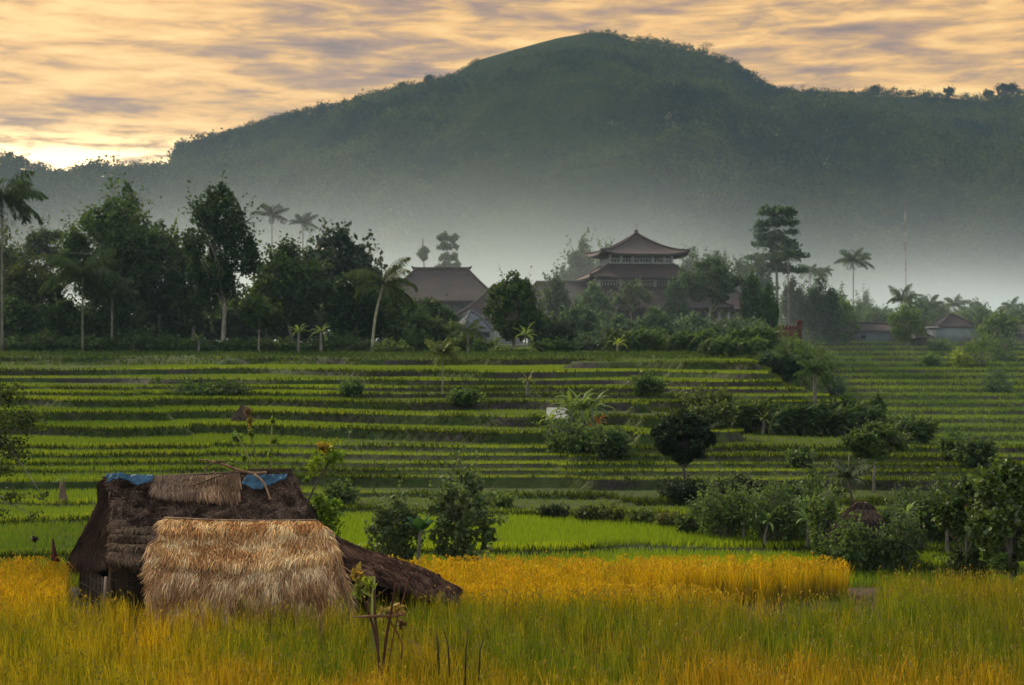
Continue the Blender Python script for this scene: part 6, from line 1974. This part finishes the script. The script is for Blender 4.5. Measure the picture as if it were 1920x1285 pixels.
    for c0, c1, e0, e1, o in ((r0, r1, el, er, (0, -1, .5)), (r0, r0 + [0, .3, 0], el, bl, (-1, 0, .5)), (r1, r1 + [0, .3, 0], er, br, (1, 0, .5)), (r0 + [0, .3, 0], r1 + [0, .3, 0], bl, br, (0, 1, .5))):
        mid0 = (c0 + e0) / 2 - [0, 0, .06]; mid1 = (c1 + e1) / 2 - [0, 0, .06]
        thatch(mb, st, [[c0, c1], [mid0, mid1], [e0, e1]], cols, 1500, rng, L=.3, w=.025, thick=.1, bump=.05, out=o, nu=20, nv=20, seed=int(rng.integers(99)))
    ro = mb.build('roof', M['thatch_dark'], a, smooth=True); st.build('straw', M['straw'], ro)
    c = P(1622, 1040, D)
    m = MB(); m.box((c[0], D + .2, (b[2] + e) / 2), (1.35, 1.3, e - b[2] + .1), 0, (.6, .5, .45)); m.build('wall', M['bamboo_wall'], a)
    m = MB(); m.box((c[0], D - .47, b[2] + .3), (.45, .05, .75), 0, (.12, .1, .1)); m.build('door', M['darkwood'], a)
    # straw stack on the terraces behind the hut
    Xs, Ds, zs = place(455, 795)
    a = thing('straw_stack', (Xs, Ds, zs), 'small brown straw stack on a terrace above the hut', 'straw stack')
    mb = MB(); st = MB()
    for o in ((0, -1), (1, 0), (-1, 0), (0, 1)):
        n_ = np.array([o[0], o[1], 0.0]); t_ = np.array([-o[1], o[0], 0.0]); c0 = np.array([Xs, Ds, zs])
        thatch(mb, st, [[c0 + [0, 0, .95] - t_ * .03, c0 + [0, 0, .95] + t_ * .03], [c0 + [0, 0, .45] + n_ * .28 - t_ * .3, c0 + [0, 0, .45] + n_ * .28 + t_ * .3], [c0 + n_ * .5 - t_ * .5 + [0, 0, .02], c0 + n_ * .5 + t_ * .5 + [0, 0, .02]]],
               [(.07, .05, .04), (.14, .10, .07)], 300, rng, L=.3, w=.03, thick=.03, out=(o[0], o[1], .4), nu=10, nv=12)
    mb.build('core', M['thatch_dark'], a, smooth=True); st.build('straw', M['straw'], a)


small_houses()


def crest_trees():
    """the few trees one can tell apart on the skyline"""
    rng = np.random.default_rng(66)
    G = 'single trees on the skyline'
    for x, y, h, kind, lab in ((1880, 172, 26, 'b', 'tree on the skyline at the far right, larger of the pair'), (1897, 168, 20, 'b', 'tree on the skyline at the far right, smaller of the pair'), (1640, 168, 16, 'b', 'small tree on the skyline left of the right-hand dip'),
                               (1780, 170, 14, 'b', 'small round tree on the skyline right of centre'), (1853, 175, 14, 'b', 'tiny tree left of the skyline pair'), (1326, 88, 20, 'bare', 'bare-branched tree on the shoulder right of the summit'), (18, 303, 18, 'p', 'palm on the ridge at the left edge'),
                               (36, 306, 16, 'p', 'second palm on the ridge near the left edge'), (266, 322, 10, 'u', 'tiny umbrella-shaped tree on the low ridge left of the mountain'), (805, 148, 14, 'b', 'tree on the left skyline halfway up the mountain'), (755, 162, 14, 'b', 'tree on the left skyline below the halfway one')):
        left = x < 300
        D = 978.0 if left else DM - 4
        s = D / F
        X = (x - 960) * s
        H = (H_left if left else H_mount)
        z = float(H(np.array([X]), np.array([D]))[0])
        zt = CZ - (y - h - 642.5) * s
        hh = max(3.0, (zt - z) * (.72 if x > 700 else 1))
        b = np.array([X, D, z])
        if kind == 'p':
            tk, cr = palm(b, hh, hh * .42, rng, (.02, .03, .015), nf=13, tr=.3, lw=3)
        elif kind == 'bare':
            tk, cr = broad_tree(None, b, hh, hh * 1.1, rng, (.03, .03, .02), lobes=9, leaf=.3, n=60, trunk_r=.3, clear=.3)
        elif kind == 'u':
            tk, cr = broad_tree(None, b, hh, hh * 1.8, rng, (.02, .03, .012), lobes=8, leaf=.8, n=300, trunk_r=.25, clear=.6, flat=.5)
        else:
            tk, cr = broad_tree(None, b, hh, hh * .9, rng, (.02, .032, .012), lobes=10, leaf=1.0, n=700, trunk_r=.3, clear=.2)
        put('palm_tree' if kind == 'p' else 'tree', b, lab, 'palm' if kind == 'p' else 'tree', G, (tk, cr), (M['bark'], M['leaf']))


crest_trees()
